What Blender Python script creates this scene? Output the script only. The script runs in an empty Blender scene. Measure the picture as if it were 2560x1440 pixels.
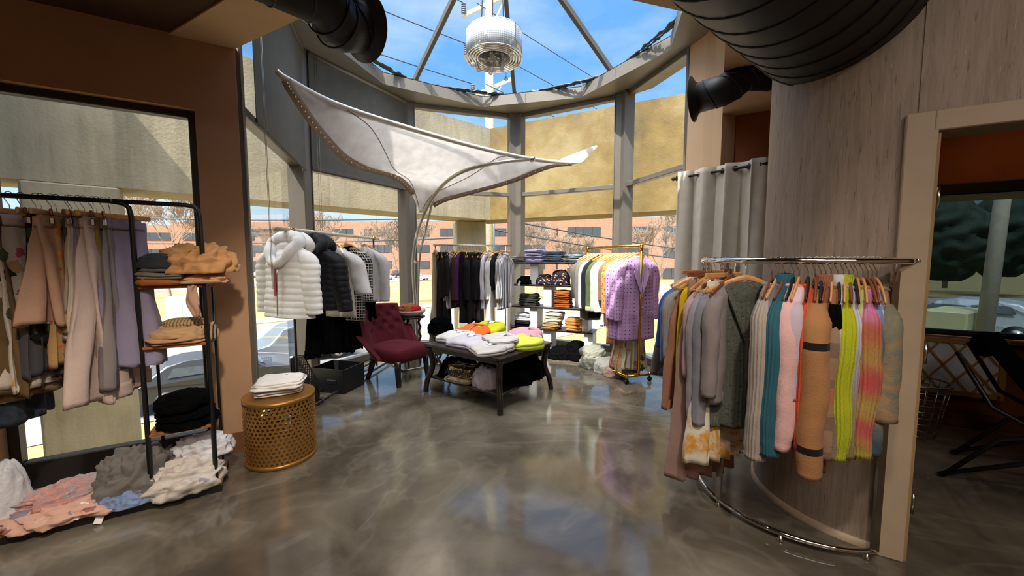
import bpy, bmesh, math, random
from math import sin, cos, pi, radians, sqrt, atan2, hypot
from mathutils import Vector, Matrix, noise
random.seed(7)
scene = bpy.context.scene
COL = scene.collection

# ---------------------------------------------------------------- camera
EYE = 1.5
PITCH = radians(4.4)
FOC = 961.0
cam_data = bpy.data.cameras.new('camera')
cam_data.sensor_width = 36.0
cam_data.lens = FOC / 2560.0 * 36.0
cam_data.clip_start = 0.05
cam_data.clip_end = 600
cam = bpy.data.objects.new('camera', cam_data)
COL.objects.link(cam)
cam.location = (0, 0, EYE)
cam.rotation_euler = (pi / 2 - PITCH, 0, 0)
scene.camera = cam

def ray(px, py):
    u = (px - 1280) / FOC; v = (720 - py) / FOC
    return Vector((u, cos(PITCH) + v * sin(PITCH), -sin(PITCH) + v * cos(PITCH)))
def at(px, py, Y):
    """point of the place seen at a pixel, Y metres ahead"""
    d = ray(px, py); t = Y / d.y
    return Vector((d.x * t, Y, EYE + d.z * t))
def at_z(px, py, z):
    d = ray(px, py); t = (z - EYE) / d.z
    return Vector((d.x * t, d.y * t, z))
def D(deg):
    return Vector((sin(radians(deg)), cos(radians(deg)), 0))

# ---------------------------------------------------------------- mesh builder
class MB:
    def __init__(s):
        s.v = []; s.f = []; s.uv = []; s.sm = []; s.mi = []
    def add(s, vs, fs, uvs=None, smooth=False, mi=0):
        o = len(s.v)
        s.v += [tuple(p) for p in vs]
        for k, f in enumerate(fs):
            s.f.append(tuple(i + o for i in f))
            s.sm.append(smooth); s.mi.append(mi)
            s.uv.append([uvs[i] for i in f] if uvs else [(vs[i][0], vs[i][2]) for i in f])
        return s
    def box(s, c, size, rot=0.0, bev=0.0, mi=0, M=None):
        hx, hy, hz = size[0] / 2, size[1] / 2, size[2] / 2
        b = min(bev, hx * .9, hy * .9, hz * .9)
        if b <= 0:
            P = [(x, y, z) for z in (-hz, hz) for y in (-hy, hy) for x in (-hx, hx)]
            F = [(0, 2, 3, 1), (4, 5, 7, 6), (0, 1, 5, 4), (2, 6, 7, 3), (0, 4, 6, 2), (1, 3, 7, 5)]
        else:
            P = []; idx = {}
            for sx in (-1, 1):
                for sy in (-1, 1):
                    for sz in (-1, 1):
                        idx[(sx, sy, sz, 'x')] = len(P); P.append((sx * hx, sy * (hy - b), sz * (hz - b)))
                        idx[(sx, sy, sz, 'y')] = len(P); P.append((sx * (hx - b), sy * hy, sz * (hz - b)))
                        idx[(sx, sy, sz, 'z')] = len(P); P.append((sx * (hx - b), sy * (hy - b), sz * hz))
            F = []
            q = [(-1, -1), (1, -1), (1, 1), (-1, 1)]
            for sg in (-1, 1):
                r_ = q if sg > 0 else q[::-1]
                F.append(tuple(idx[(a, c_, sg, 'z')] for a, c_ in r_))
                F.append(tuple(idx[(sg, a, c_, 'x')] for a, c_ in r_))
                F.append(tuple(idx[(c_, sg, a, 'y')] for a, c_ in r_))
            for a in (-1, 1):
                for c_ in (-1, 1):
                    F.append((idx[(a, c_, -1, 'x')], idx[(a, c_, 1, 'x')], idx[(a, c_, 1, 'y')], idx[(a, c_, -1, 'y')]))
                    F.append((idx[(a, -1, c_, 'x')], idx[(a, 1, c_, 'x')], idx[(a, 1, c_, 'z')], idx[(a, -1, c_, 'z')]))
                    F.append((idx[(-1, a, c_, 'y')], idx[(1, a, c_, 'y')], idx[(1, a, c_, 'z')], idx[(-1, a, c_, 'z')]))
                    for e in (-1, 1):
                        F.append((idx[(a, c_, e, 'x')], idx[(a, c_, e, 'y')], idx[(a, c_, e, 'z')]))
        c = Vector(c)
        R = Matrix.Rotation(rot, 3, 'Z') if M is None else M
        s.add([R @ Vector(p) + c for p in P], F, mi=mi)
        return s
    def beam(s, p, q, w, h, up=(0, 0, 1), mi=0, bev=0.0):
        p = Vector(p); q = Vector(q); d = q - p; L = d.length
        if L < 1e-6: return s
        d = d / L; u = Vector(up); x = d.cross(u)
        if x.length < 1e-4: x = d.cross(Vector((1, 0, 0)))
        x.normalize(); u = x.cross(d)
        M = Matrix((x, d, u)).transposed()
        s.box((p + q) / 2, (w, L, h), M=M, mi=mi, bev=bev); return s
    def tube(s, pts, r, n=10, cap=True, closed=False, mi=0, ell=None, twist=0.0):
        P = [Vector(p) for p in pts]; m = len(P)
        R = r if isinstance(r, (list, tuple)) else [r] * m
        ts = []
        for i in range(m):
            a = P[(i - 1) % m] if (closed or i > 0) else P[i]
            b = P[(i + 1) % m] if (closed or i < m - 1) else P[i]
            t = b - a
            ts.append(t.normalized() if t.length > 1e-9 else Vector((0, 0, 1)))
        up = Vector((0, 0, 1)) if abs(ts[0].z) < .9 else Vector((0, 1, 0))
        x = ts[0].cross(up).normalized()
        vs = []; uvs = []; acc = 0
        for i in range(m):
            t = ts[i]
            x = (x - t * x.dot(t))
            x = x.normalized() if x.length > 1e-6 else t.orthogonal().normalized()
            y = t.cross(x)
            if i: acc += (P[i] - P[i - 1]).length
            for k in range(n):
                a = 2 * pi * k / n + twist * i
                ex, ey = ell if ell else (1, 1)
                vs.append(P[i] + (x * cos(a) * ex + y * sin(a) * ey) * R[i]); uvs.append((k / n * 2 * pi * R[i], -acc))
        fs = []
        for i in range(m if closed else m - 1):
            j = (i + 1) % m
            for k in range(n):
                l = (k + 1) % n
                fs.append((i * n + k, i * n + l, j * n + l, j * n + k))
        if cap and not closed:
            fs.append(tuple(range(n))[::-1]); fs.append(tuple((m - 1) * n + k for k in range(n)))
        s.add(vs, fs, uvs, smooth=True, mi=mi); return s
    def lathe(s, prof, c=(0, 0, 0), n=32, mi=0, cap=True, smooth=True):
        c = Vector(c); vs = []; fs = []; uvs = []
        m = len(prof)
        for i, (r, z) in enumerate(prof):
            for k in range(n):
                a = 2 * pi * k / n
                vs.append(c + Vector((r * cos(a), r * sin(a), z))); uvs.append((a * max(r, .01), z))
        for i in range(m - 1):
            for k in range(n):
                l = (k + 1) % n
                fs.append((i * n + k, i * n + l, (i + 1) * n + l, (i + 1) * n + k))
        if cap:
            if prof[0][0] > 1e-5: fs.append(tuple(range(n))[::-1])
            if prof[-1][0] > 1e-5: fs.append(tuple((m - 1) * n + k for k in range(n)))
        s.add(vs, fs, uvs, smooth=smooth, mi=mi); return s
    def ball(s, c, r, n=10, sc=(1, 1, 1), mi=0):
        c = Vector(c); m = n // 2 + 1
        prof = [(sin(pi * i / m), -cos(pi * i / m)) for i in range(m + 1)]
        vs = [c]; vs = []; fs = []
        for (a, z) in prof:
            for k in range(n):
                t = 2 * pi * k / n
                vs.append(c + Vector((a * cos(t) * r * sc[0], a * sin(t) * r * sc[1], z * r * sc[2])))
        for i in range(m):
            for k in range(n):
                l = (k + 1) % n
                fs.append((i * n + k, i * n + l, (i + 1) * n + l, (i + 1) * n + k))
        s.add(vs, fs, smooth=True, mi=mi); return s
    def grid(s, fn, nu, nv, mi=0, smooth=True, wrap=False, uvfn=None):
        vs = []; uvs = []
        for j in range(nv + 1):
            for i in range(nu + (0 if wrap else 1)):
                u = i / nu; v = j / nv
                vs.append(Vector(fn(u, v))); uvs.append(uvfn(u, v) if uvfn else (u, v))
        w = nu if wrap else nu + 1
        fs = []
        for j in range(nv):
            for i in range(nu):
                k = (i + 1) % w
                fs.append((j * w + i, j * w + k, (j + 1) * w + k, (j + 1) * w + i))
        s.add(vs, fs, uvs, smooth=smooth, mi=mi); return s
    def prism(s, pts, z0, z1, mi=0):
        n = len(pts)
        vs = [(p[0], p[1], z0) for p in pts] + [(p[0], p[1], z1) for p in pts]
        fs = [tuple(range(n))[::-1], tuple(range(n, 2 * n))] + [(i, (i + 1) % n, n + (i + 1) % n, n + i) for i in range(n)]
        uv = [(p[0], p[1]) for p in vs]
        s.add(vs, fs, uv, mi=mi); return s
    def mesh(s, name, mats):
        me = bpy.data.meshes.new(name)
        me.from_pydata(s.v, [], s.f)
        ul = me.uv_layers.new(name='uv')
        flat = [c for f in s.uv for uv in f for c in (uv[0], uv[1])]
        ul.data.foreach_set('uv', flat)
        me.polygons.foreach_set('use_smooth', s.sm)
        for m in (mats if isinstance(mats, (list, tuple)) else [mats]): me.materials.append(m)
        me.polygons.foreach_set('material_index', s.mi)
        bm = bmesh.new(); bm.from_mesh(me)
        bmesh.ops.recalc_face_normals(bm, faces=bm.faces); bm.to_mesh(me); bm.free()
        me.update()
        return me
    def build(s, name, mats, parent=None, loc=None, rz=None):
        o = bpy.data.objects.new(name, s.mesh(name, mats))
        COL.objects.link(o)
        if parent: o.parent = parent
        if loc is not None: o.location = loc
        if rz is not None: o.rotation_euler = (0, 0, rz)
        return o

def tag(o, label=None, cat=None, group=None, kind=None):
    if label: o['label'] = label
    if cat: o['category'] = cat
    if group: o['group'] = group
    if kind: o['kind'] = kind
    return o
def thing(name, label, cat, loc=(0, 0, 0), rz=0.0, group=None):
    o = bpy.data.objects.new(name, None); o.empty_display_size = .05
    COL.objects.link(o); o.location = loc; o.rotation_euler = (0, 0, rz)
    return tag(o, label, cat, group)
def struct(o, label=None, cat=None):
    return tag(o, label, cat, kind='structure')
def solidify(o, t, off=0.0):
    m = o.modifiers.new('thickness', 'SOLIDIFY'); m.thickness = t; m.offset = off; return o
def subsurf(o, n=1):
    m = o.modifiers.new('subdivision', 'SUBSURF'); m.levels = n; m.render_levels = n; return o
def bevelmod(o, w, seg=2):
    m = o.modifiers.new('bevel', 'BEVEL'); m.width = w; m.segments = seg; m.limit_method = 'ANGLE'; return o
def copy_tree(o, parent=None):
    c = o.copy(); COL.objects.link(c)
    if parent: c.parent = parent
    for ch in list(o.children): copy_tree(ch, c)
    return c

# ---------------------------------------------------------------- materials
def lin(h):
    if isinstance(h, str):
        h = h.lstrip('#'); h = tuple(int(h[i:i + 2], 16) / 255 for i in (0, 2, 4))
    return tuple((c / 12.92 if c <= .04045 else ((c + .055) / 1.055) ** 2.4) for c in h) + (1,)
class NT:
    def __init__(s, name):
        s.m = bpy.data.materials.new(name); s.m.use_nodes = True
        s.t = s.m.node_tree; s.n = s.t.nodes; s.l = s.t.links
        s.p = s.n['Principled BSDF']; s.out = s.n['Material Output']
    def new(s, t, **k):
        n = s.n.new(t)
        for a, v in k.items(): setattr(n, a, v)
        return n
    def link(s, a, b): s.l.new(a, b)
    def val(s, sock, v):
        if hasattr(v, 'is_linked') or isinstance(v, bpy.types.NodeSocket): s.link(v, sock)
        else: sock.default_value = v
    def math(s, op, a, b=None, clamp=False):
        n = s.new('ShaderNodeMath', operation=op); n.use_clamp = clamp
        s.val(n.inputs[0], a)
        if b is not None: s.val(n.inputs[1], b)
        return n.outputs[0]
    def mix(s, f, a, b, blend='MIX'):
        n = s.new('ShaderNodeMix', data_type='RGBA', blend_type=blend)
        s.val(n.inputs[0], f); s.val(n.inputs[6], a); s.val(n.inputs[7], b)
        return n.outputs[2]
    def co(s, which='Object', scale=None):
        n = s.new('ShaderNodeTexCoord'); o = n.outputs[which]
        if scale:
            mp = s.new('ShaderNodeMapping'); mp.inputs['Scale'].default_value = scale
            s.link(o, mp.inputs[0]); o = mp.outputs[0]
        return o
    def noise(s, co, sc=5.0, det=3.0, rough=.55, dist=0.0):
        n = s.new('ShaderNodeTexNoise'); s.link(co, n.inputs['Vector'])
        n.inputs['Scale'].default_value = sc; n.inputs['Detail'].default_value = det
        n.inputs['Roughness'].default_value = rough; n.inputs['Distortion'].default_value = dist
        return n.outputs['Fac']
    def ramp(s, f, stops, interp='LINEAR'):
        n = s.new('ShaderNodeValToRGB'); n.color_ramp.interpolation = interp
        e = n.color_ramp.elements
        while len(e) < len(stops): e.new(.5)
        for k, (p, c) in enumerate(stops): e[k].position = p; e[k].color = c
        s.link(f, n.inputs[0]); return n.outputs[0]
    def bump(s, h, strength=.3, dist=.01):
        n = s.new('ShaderNodeBump'); n.inputs['Strength'].default_value = strength
        n.inputs['Distance'].default_value = dist; s.link(h, n.inputs['Height'])
        s.link(n.outputs[0], s.p.inputs['Normal'])
    def uv(s):
        n = s.new('ShaderNodeUVMap'); sp = s.new('ShaderNodeSeparateXYZ')
        s.link(n.outputs[0], sp.inputs[0]); return n.outputs[0], sp.outputs[0], sp.outputs[1]
    def set(s, **k):
        names = {'col': 'Base Color', 'rough': 'Roughness', 'metal': 'Metallic', 'sheen': 'Sheen Weight', 'trans': 'Transmission Weight', 'ior': 'IOR', 'spec': 'Specular IOR Level', 'coat': 'Coat Weight', 'alpha': 'Alpha'}
        for a, v in k.items(): s.val(s.p.inputs[names[a]], v)
        return s
_cache = {}
def plain(name, col, rough=.6, metal=0.0, var=.06, bump=0.0, sc=8.0, spec=.5):
    if name in _cache: return _cache[name]
    t = NT(name); c = lin(col) if isinstance(col, str) else tuple(col) + (1,)
    f = t.noise(t.co('Object'), sc, 4)
    d = tuple(max(0, x * (1 - var * 2)) for x in c[:3]) + (1,)
    l_ = tuple(min(1, x * (1 + var)) for x in c[:3]) + (1,)
    t.set(col=t.ramp(f, [(.3, d), (.7, l_)]), rough=rough, metal=metal, spec=spec)
    if bump: t.bump(t.noise(t.co('Object'), sc * 6, 3), bump, .01)
    _cache[name] = t.m; return t.m

def fabric(name, kind='plain', c=('#888888',), rough=.85, knit=0.0, sc=1.0, weave=900.0, trans=0.0):
    """cloth: colour pattern by kind, woven or knitted bump"""
    if name in _cache: return _cache[name]
    t = NT(name); C = [lin(x) for x in c]
    uvv, U, V = t.uv(); ob = t.co('Object')
    base = C[0]
    if kind == 'plain':
        f = t.noise(ob, 9, 4)
        col = t.ramp(f, [(.25, tuple(x * .88 for x in base[:3]) + (1,)), (.75, tuple(min(1, x * 1.06) for x in base[:3]) + (1,))])
    elif kind == 'stripe':
        f = t.math('FRACT', t.math('MULTIPLY', U, sc))
        col = t.mix(t.math('GREATER_THAN', f, .62), C[0], C[1])
    elif kind == 'tweed':
        fu = t.math('FRACT', t.math('MULTIPLY', U, sc)); fv = t.math('FRACT', t.math('MULTIPLY', V, sc))
        nz = t.math('MULTIPLY', t.noise(ob, 60, 2), .35)
        m = t.math('MAXIMUM', t.math('GREATER_THAN', t.math('ADD', fu, nz), .98), t.math('GREATER_THAN', t.math('ADD', fv, nz), .98))
        col = t.mix(m, C[0], C[1])
    elif kind == 'dots':
        fu = t.math('SUBTRACT', t.math('FRACT', t.math('MULTIPLY', U, sc)), .5); fv = t.math('SUBTRACT', t.math('FRACT', t.math('MULTIPLY', V, sc)), .5)
        r_ = t.math('SQRT', t.math('ADD', t.math('MULTIPLY', fu, fu), t.math('MULTIPLY', fv, fv)))
        col = t.mix(t.math('LESS_THAN', r_, .15), C[0], C[1])
    elif kind == 'floral':
        vo = t.new('ShaderNodeTexVoronoi'); t.link(uvv, vo.inputs['Vector']); vo.inputs['Scale'].default_value = sc
        pick = t.new('ShaderNodeSeparateColor'); t.link(vo.outputs['Color'], pick.inputs[0])
        pal = t.ramp(pick.outputs[0], [(k / max(1, len(C) - 1), C[1 + k]) for k in range(len(C) - 1)], 'CONSTANT')
        edge = t.math('ADD', vo.outputs['Distance'], t.math('MULTIPLY', t.noise(ob, 30, 3), .5))
        col = t.mix(t.math('LESS_THAN', edge, .62), C[0], pal)
    elif kind == 'tie':
        f = t.noise(ob, sc, 5, .65, 1.2)
        n_ = len(C)
        col = t.ramp(f, [(.3 + .4 * k / (n_ - 1), C[k]) for k in range(n_)])
    elif kind == 'blocks':
        f = t.math('ADD', t.math('MULTIPLY', V, -sc), t.math('MULTIPLY', t.math('SUBTRACT', t.noise(ob, 14, 3), .5), .12))
        n_ = len(C)
        col = t.ramp(f, [(k / n_, C[k]) for k in range(n_)], 'EASE')
        nd = [x for x in t.n if x.type == 'VALTORGB'][-1]; e = nd.color_ramp.elements
    elif kind == 'plaid':
        a = t.math('FRACT', t.math('MULTIPLY', U, sc)); b = t.math('FRACT', t.math('MULTIPLY', V, sc))
        m1 = t.math('MULTIPLY', t.math('GREATER_THAN', a, .6), .5); m2 = t.math('MULTIPLY', t.math('GREATER_THAN', b, .6), .5)
        col = t.mix(t.math('ADD', m1, m2), C[0], C[1])
        if len(C) > 2:
            m3 = t.math('GREATER_THAN', t.math('FRACT', t.math('MULTIPLY', V, sc * .45)), .8); col = t.mix(t.math('MULTIPLY', m3, .8), col, C[2])
    elif kind == 'bands':
        m = t.math('GREATER_THAN', t.math('FRACT', t.math('ADD', t.math('MULTIPLY', V, sc), .35)), .93)
        col = t.mix(m, C[0], C[1])
    t.set(col=col, rough=rough, spec=.2, sheen=.05)
    w = t.noise(ob, weave * .25, 2)
    if knit:
        wv = t.new('ShaderNodeTexWave'); wv.wave_type = 'BANDS'; wv.bands_direction = 'X'; t.link(uvv, wv.inputs['Vector'])
        wv.inputs['Scale'].default_value = knit; wv.inputs['Distortion'].default_value = 1.2; wv.inputs['Detail Scale'].default_value = 3
        h = t.math('ADD', wv.outputs['Fac'], t.math('MULTIPLY', w, .4)); t.bump(h, .55, .006)
    else:
        h = t.math('ADD', w, t.math('MULTIPLY', t.noise(ob, 18, 4), 1.5)); t.bump(h, .35, .006)
    if trans:
        tr = t.new('ShaderNodeBsdfTranslucent'); t.val(tr.inputs[0], col)
        mx = t.new('ShaderNodeMixShader'); mx.inputs[0].default_value = trans
        t.link(t.p.outputs[0], mx.inputs[1]); t.link(tr.outputs[0], mx.inputs[2]); t.link(mx.outputs[0], t.out.inputs[0])
    _cache[name] = t.m; return t.m

def glass_pane(name, tint=(.93, .96, .94), refl=1.0):
    t = NT(name); t.n.remove(t.p)
    tr = t.new('ShaderNodeBsdfTransparent'); tr.inputs[0].default_value = tint + (1,)
    gl = t.new('ShaderNodeBsdfGlossy'); gl.inputs['Roughness'].default_value = .01
    fr = t.new('ShaderNodeLayerWeight'); fr.inputs[0].default_value = .5
    mx = t.new('ShaderNodeMixShader')
    sch = t.math('ADD', t.math('MULTIPLY', t.math('POWER', fr.outputs['Facing'], 5.0), .9), .045)
    t.link(t.math('MULTIPLY', sch, refl), mx.inputs[0]); t.link(tr.outputs[0], mx.inputs[1]); t.link(gl.outputs[0], mx.inputs[2]); t.link(mx.outputs[0], t.out.inputs[0])
    return t.m
def wood(name, a, b, sc=(1.5, 14, 14), rough=.45):
    if name in _cache: return _cache[name]
    t = NT(name); f = t.noise(t.co('Object', sc), 3, 5, .6, .6)
    t.set(col=t.ramp(f, [(.3, lin(a)), (.7, lin(b))]), rough=rough); t.bump(f, .1, .003)
    _cache[name] = t.m; return t.m
M = {}
def metal(name, col, rough=.25):
    return plain(name, col, rough, 1.0, .03)
def build_materials():
    # polished concrete floor
    t = NT('polished_concrete'); ob = t.co('Object')
    n1 = t.noise(ob, .6, 5, .52, 1.5); n2 = t.noise(ob, 1.8, 5, .55, 1.3); n3 = t.noise(ob, 60, 2)
    f = t.math('ADD', t.math('MULTIPLY', n1, .6), t.math('MULTIPLY', n2, .4))
    c = t.ramp(f, [(.32, lin('#3d362d')), (.45, lin('#5a5246')), (.56, lin('#736b5d')), (.68, lin('#938a79'))])
    vein = t.ramp(t.noise(ob, .8, 4, .55, 1.6), [(.47, (0, 0, 0, 1)), (.5, (1, 1, 1, 1)), (.54, (0, 0, 0, 1))])
    c = t.mix(t.math('MULTIPLY', vein, .09), c, lin('#b5ad9c'))
    t.set(col=c, rough=t.math('ADD', t.math('MULTIPLY', n2, .16), .02), spec=.75)
    t.bump(t.math('ADD', n2, t.math('MULTIPLY', n3, .05)), .05, .02); M['floor'] = t.m
    t = NT('golden_light_concrete'); ob = t.co('Object')  # golden light on the right parapet, put into the concrete's colour
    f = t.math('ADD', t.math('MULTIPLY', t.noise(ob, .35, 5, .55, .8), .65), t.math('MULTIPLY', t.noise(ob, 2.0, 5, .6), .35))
    t.set(col=t.ramp(f, [(.36, lin('#57492c')), (.5, lin('#745f33')), (.64, lin('#8a7a54'))]), rough=.9); t.bump(t.noise(ob, 25, 4), .3, .02); M['concrete_golden_light'] = t.m
    M['tan'] = plain('tan_wall_paint', '#b88f6b', .8, var=.04, sc=3)
    M['tan_light'] = plain('peach_tan_paint', '#d0ad86', .8, var=.03, sc=3)
    M['brown_ceiling'] = plain('dark_brown_ceiling_paint', '#4a3123', .85, var=.05, sc=3)
    M['base'] = plain('brown_baseboard', '#7a4e2c', .5, var=.05)
    # grasscloth / wood-look wallpaper
    t = NT('streaked_wallpaper'); ob = t.co('Object')
    mp = t.new('ShaderNodeMapping'); mp.inputs['Scale'].default_value = (22, 22, 1.6); t.link(ob, mp.inputs[0])
    f = t.noise(mp.outputs[0], 2.0, 6, .7, .4); g = t.noise(mp.outputs[0], 4.2, 4, .65, .2)
    c = t.ramp(f, [(.3, lin('#887565')), (.6, lin('#a4907f'))])
    st = t.ramp(g, [(.33, (1, 1, 1, 1)), (.385, (0, 0, 0, 1))]); c = t.mix(t.math('MULTIPLY', st, .65), c, lin('#5c4a3b'))
    li = t.ramp(g, [(.66, (0, 0, 0, 1)), (.71, (1, 1, 1, 1))]); c = t.mix(t.math('MULTIPLY', li, .5), c, lin('#d2bfa6'))
    t.set(col=c, rough=.55, spec=.4); t.bump(g, .35, .004); M['paper'] = t.m
    M['trim'] = plain('beige_door_trim', '#b39c82', .55, var=.03)
    M['alu'] = plain('bronze_grey_aluminium', '#736c63', .42, .35, .03)
    M['alu_dark'] = plain('dark_window_gasket', '#26221f', .5)
    M['fascia'] = plain('grey_brown_fascia_paint', '#777067', .5, var=.03)
    M['shade'] = fabric('grey_roller_shade_cloth', 'plain', ('#57554f',), .9)
    M['glass'] = glass_pane('window_glass')
    M['glass_sky'] = glass_pane('skylight_glass', (.93, .96, .97), .5)
    t = NT('board_concrete'); ob = t.co('Object')
    n1 = t.noise(ob, .7, 6, .6); mp = t.new('ShaderNodeMapping'); mp.inputs['Scale'].default_value = (2.2, 2.2, .22); t.link(ob, mp.inputs[0])
    st = t.noise(mp.outputs[0], 1.5, 6, .7); f = t.math('ADD', t.math('MULTIPLY', n1, .5), t.math('MULTIPLY', st, .5))
    t.set(col=t.ramp(f, [(.34, lin('#736a58')), (.5, lin('#958a72')), (.66, lin('#a79b85'))]), rough=.9); t.bump(t.noise(ob, 25, 4), .3, .02); M['concrete'] = t.m
    M['black'] = plain('black_powder_coat', '#141313', .42, 0, .05)
    M['blackm'] = plain('black_plastic', '#0f0f10', .5)
    M['duct'] = plain('matt_black_duct_paint', '#0d0c0c', .5, .1, .05)
    M['chrome'] = metal('chrome', '#e6e6e6', .06)
    M['steel'] = metal('brushed_steel', '#b9b6ae', .22)
    M['brass'] = metal('gold_pipe', '#d0a035', .22)
    M['gold'] = plain('antique_gold_sheet', '#a8783a', .42, .65, .04)
    M['pine'] = wood('warm_pine_board', '#7a431c', '#b06a2c')
    M['hang'] = wood('light_hanger_wood', '#c98a4c', '#e0a868', (10, 2, 10), .35)
    M['hang_dark'] = wood('red_brown_hanger_wood', '#6e3a22', '#8e5234', (10, 2, 10), .35)
    M['espresso'] = wood('espresso_table_wood', '#1d1512', '#33261f', (6, 2, 6), .3)
    M['white'] = plain('white_board', '#d9d9d4', .6, var=.02)
    M['canvas'] = fabric('white_canopy_canvas', 'plain', ('#e6e3e1',), .8, trans=.52)
    M['band'] = plain('grey_tan_canopy_webbing', '#9a8a7a', .7)
    M['maroon'] = fabric('maroon_velvet', 'plain', ('#5d1424',), .75)
    M['linen'] = fabric('grey_linen_curtain', 'plain', ('#c6bcae',), .85)
    M['paper_white'] = plain('white_card', '#ecebe6', .7, var=.01)
    M['black_cloth'] = fabric('black_cloth', 'plain', ('#070708',), .9)
    for n_ in M['black_cloth'].node_tree.nodes:
        if n_.type == 'BSDF_PRINCIPLED': n_.inputs['Sheen Weight'].default_value = 0; n_.inputs['Specular IOR Level'].default_value = .04
    M['dark_wood'] = wood('ebony_turned_wood', '#15100e', '#2a201b', (4, 4, 4), .3)
    M['grass'] = None
    t = NT('dry_winter_lawn'); ob = t.co('Object'); f = t.noise(ob, .35, 8, .65); g = t.noise(ob, 6, 5)
    t.set(col=t.ramp(t.math('ADD', t.math('MULTIPLY', f, .6), t.math('MULTIPLY', g, .4)), [(.35, lin('#6f6238')), (.5, lin('#8f7d4c')), (.65, lin('#a39261'))]), rough=.95); t.bump(g, .4, .05); M['grass'] = t.m
    M['asphalt'] = plain('sunlit_asphalt', '#757270', .85, var=.08, sc=2)
    M['walk'] = plain('pale_concrete_walk', '#8f887c', .9, var=.06, sc=2)
    M['yellow'] = plain('yellow_road_paint', '#d9b44a', .8)
    M['whitep'] = plain('white_road_paint', '#e8e6e0', .8)
    # brick
    t = NT('orange_brick'); br = t.new('ShaderNodeTexBrick'); uvv, U, V = t.uv(); t.link(uvv, br.inputs['Vector'])
    br.inputs['Color1'].default_value = lin('#8a6350'); br.inputs['Color2'].default_value = lin('#96705b'); br.inputs['Mortar'].default_value = lin('#9c7f69'); br.inputs['Scale'].default_value = 1.0
    t.set(col=br.outputs[0], rough=.9); M['brick'] = t.m
    M['winglass'] = plain('dark_office_glass', '#3d4247', .12, 0, .1, spec=.8)
    M['bark'] = plain('pale_bare_bark', '#9a8674', .95, var=.15)
    M['polewood'] = plain('weathered_pole_wood', '#c9bda6', .9, var=.08)
    M['wire'] = plain('dark_cable', '#33373d', .6)
build_materials()
# ================================================================ plan of the place (metres, eye at 0,0)
OC = Vector((-.16, 4.51, 0)); OR = 2.44
def octv(k, r=OR): return OC + D(5.5 + 45 * k) * r
vC, vD, vE, vF, vG, vA0, vA, vB = [octv(k) for k in range(8)]   # clockwise from the far vertex
LW = D(59.5); LN = Vector((-LW.y, LW.x, 0))                     # left wall direction, outward normal
RW = D(120); RN = Vector((.5, .8660254, 0))                     # door wall direction, normal into the side room
def lw(t, off=0, z=0): p = vA0 - LW * t + LN * off; return Vector((p.x, p.y, z))
DW0 = Vector((1.9, 1.84, 0))
def dw(s, off=0, z=0): p = DW0 + RW * s + RN * off; return Vector((p.x, p.y, z))
COLC = Vector((2.166, 2.325, 0)); COLR = .545
FW0 = Vector((2.27, 4.41, 0))
def fw(s, off=0, z=0): p = FW0 + RW * s + RN * off; return Vector((p.x, p.y, z))

# floor
mb = MB()
L1 = lw(5.6)
mb.prism([(p.x, p.y) for p in [vA0 + LN * .2, vA + D(-84.5) * .15, vB + D(-39.5) * .15, vC + D(5.5) * .15, vD + D(50.5) * .15, fw(-.1, .15), fw(5.2, .15), dw(4.6), Vector((3.4, -4.7, 0)), Vector((-4.2, -4.7, 0)), L1 + LN * .2]][::-1], -.15, 0)
struct(mb.build('floor', M['floor']), 'polished grey brown concrete floor with pale veining', 'floor')

# left wall with two window openings
def wall_slab(m, P0, dirv, nrm, a, b, z0, z1, th):
    p, q = P0 + dirv * a, P0 + dirv * b
    m.prism([(p.x, p.y), (q.x, q.y), (q.x + nrm.x * th, q.y + nrm.y * th), (p.x + nrm.x * th, p.y + nrm.y * th)], z0, z1)
mb = MB()
WT = .2
for a, b, z0, z1 in [(0, .255, 0, 3.06), (.255, 1.3, 2.56, 3.06), (1.3, 1.7, 0, 3.06), (1.7, 3.2, 2.56, 3.06), (1.7, 3.2, 0, .1), (3.2, 5.6, 0, 3.06)]:
    wall_slab(mb, vA0, -LW, LN, a, b, z0, z1, WT)
struct(mb.build('wall_left', M['tan']), 'brown tan painted wall strip around the big left window', 'wall')
mb = MB(); mb.box(lw(.127, -.008, .075), (.25, .016, .15), rot=radians(90 - 59.5))
mb.box(lw(.127, -.014, .008), (.25, .028, .016), rot=radians(90 - 59.5))
struct(mb.build('baseboard_left', M['base']), 'brown baseboard at the foot of the tan wall strip', 'baseboard')

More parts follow.
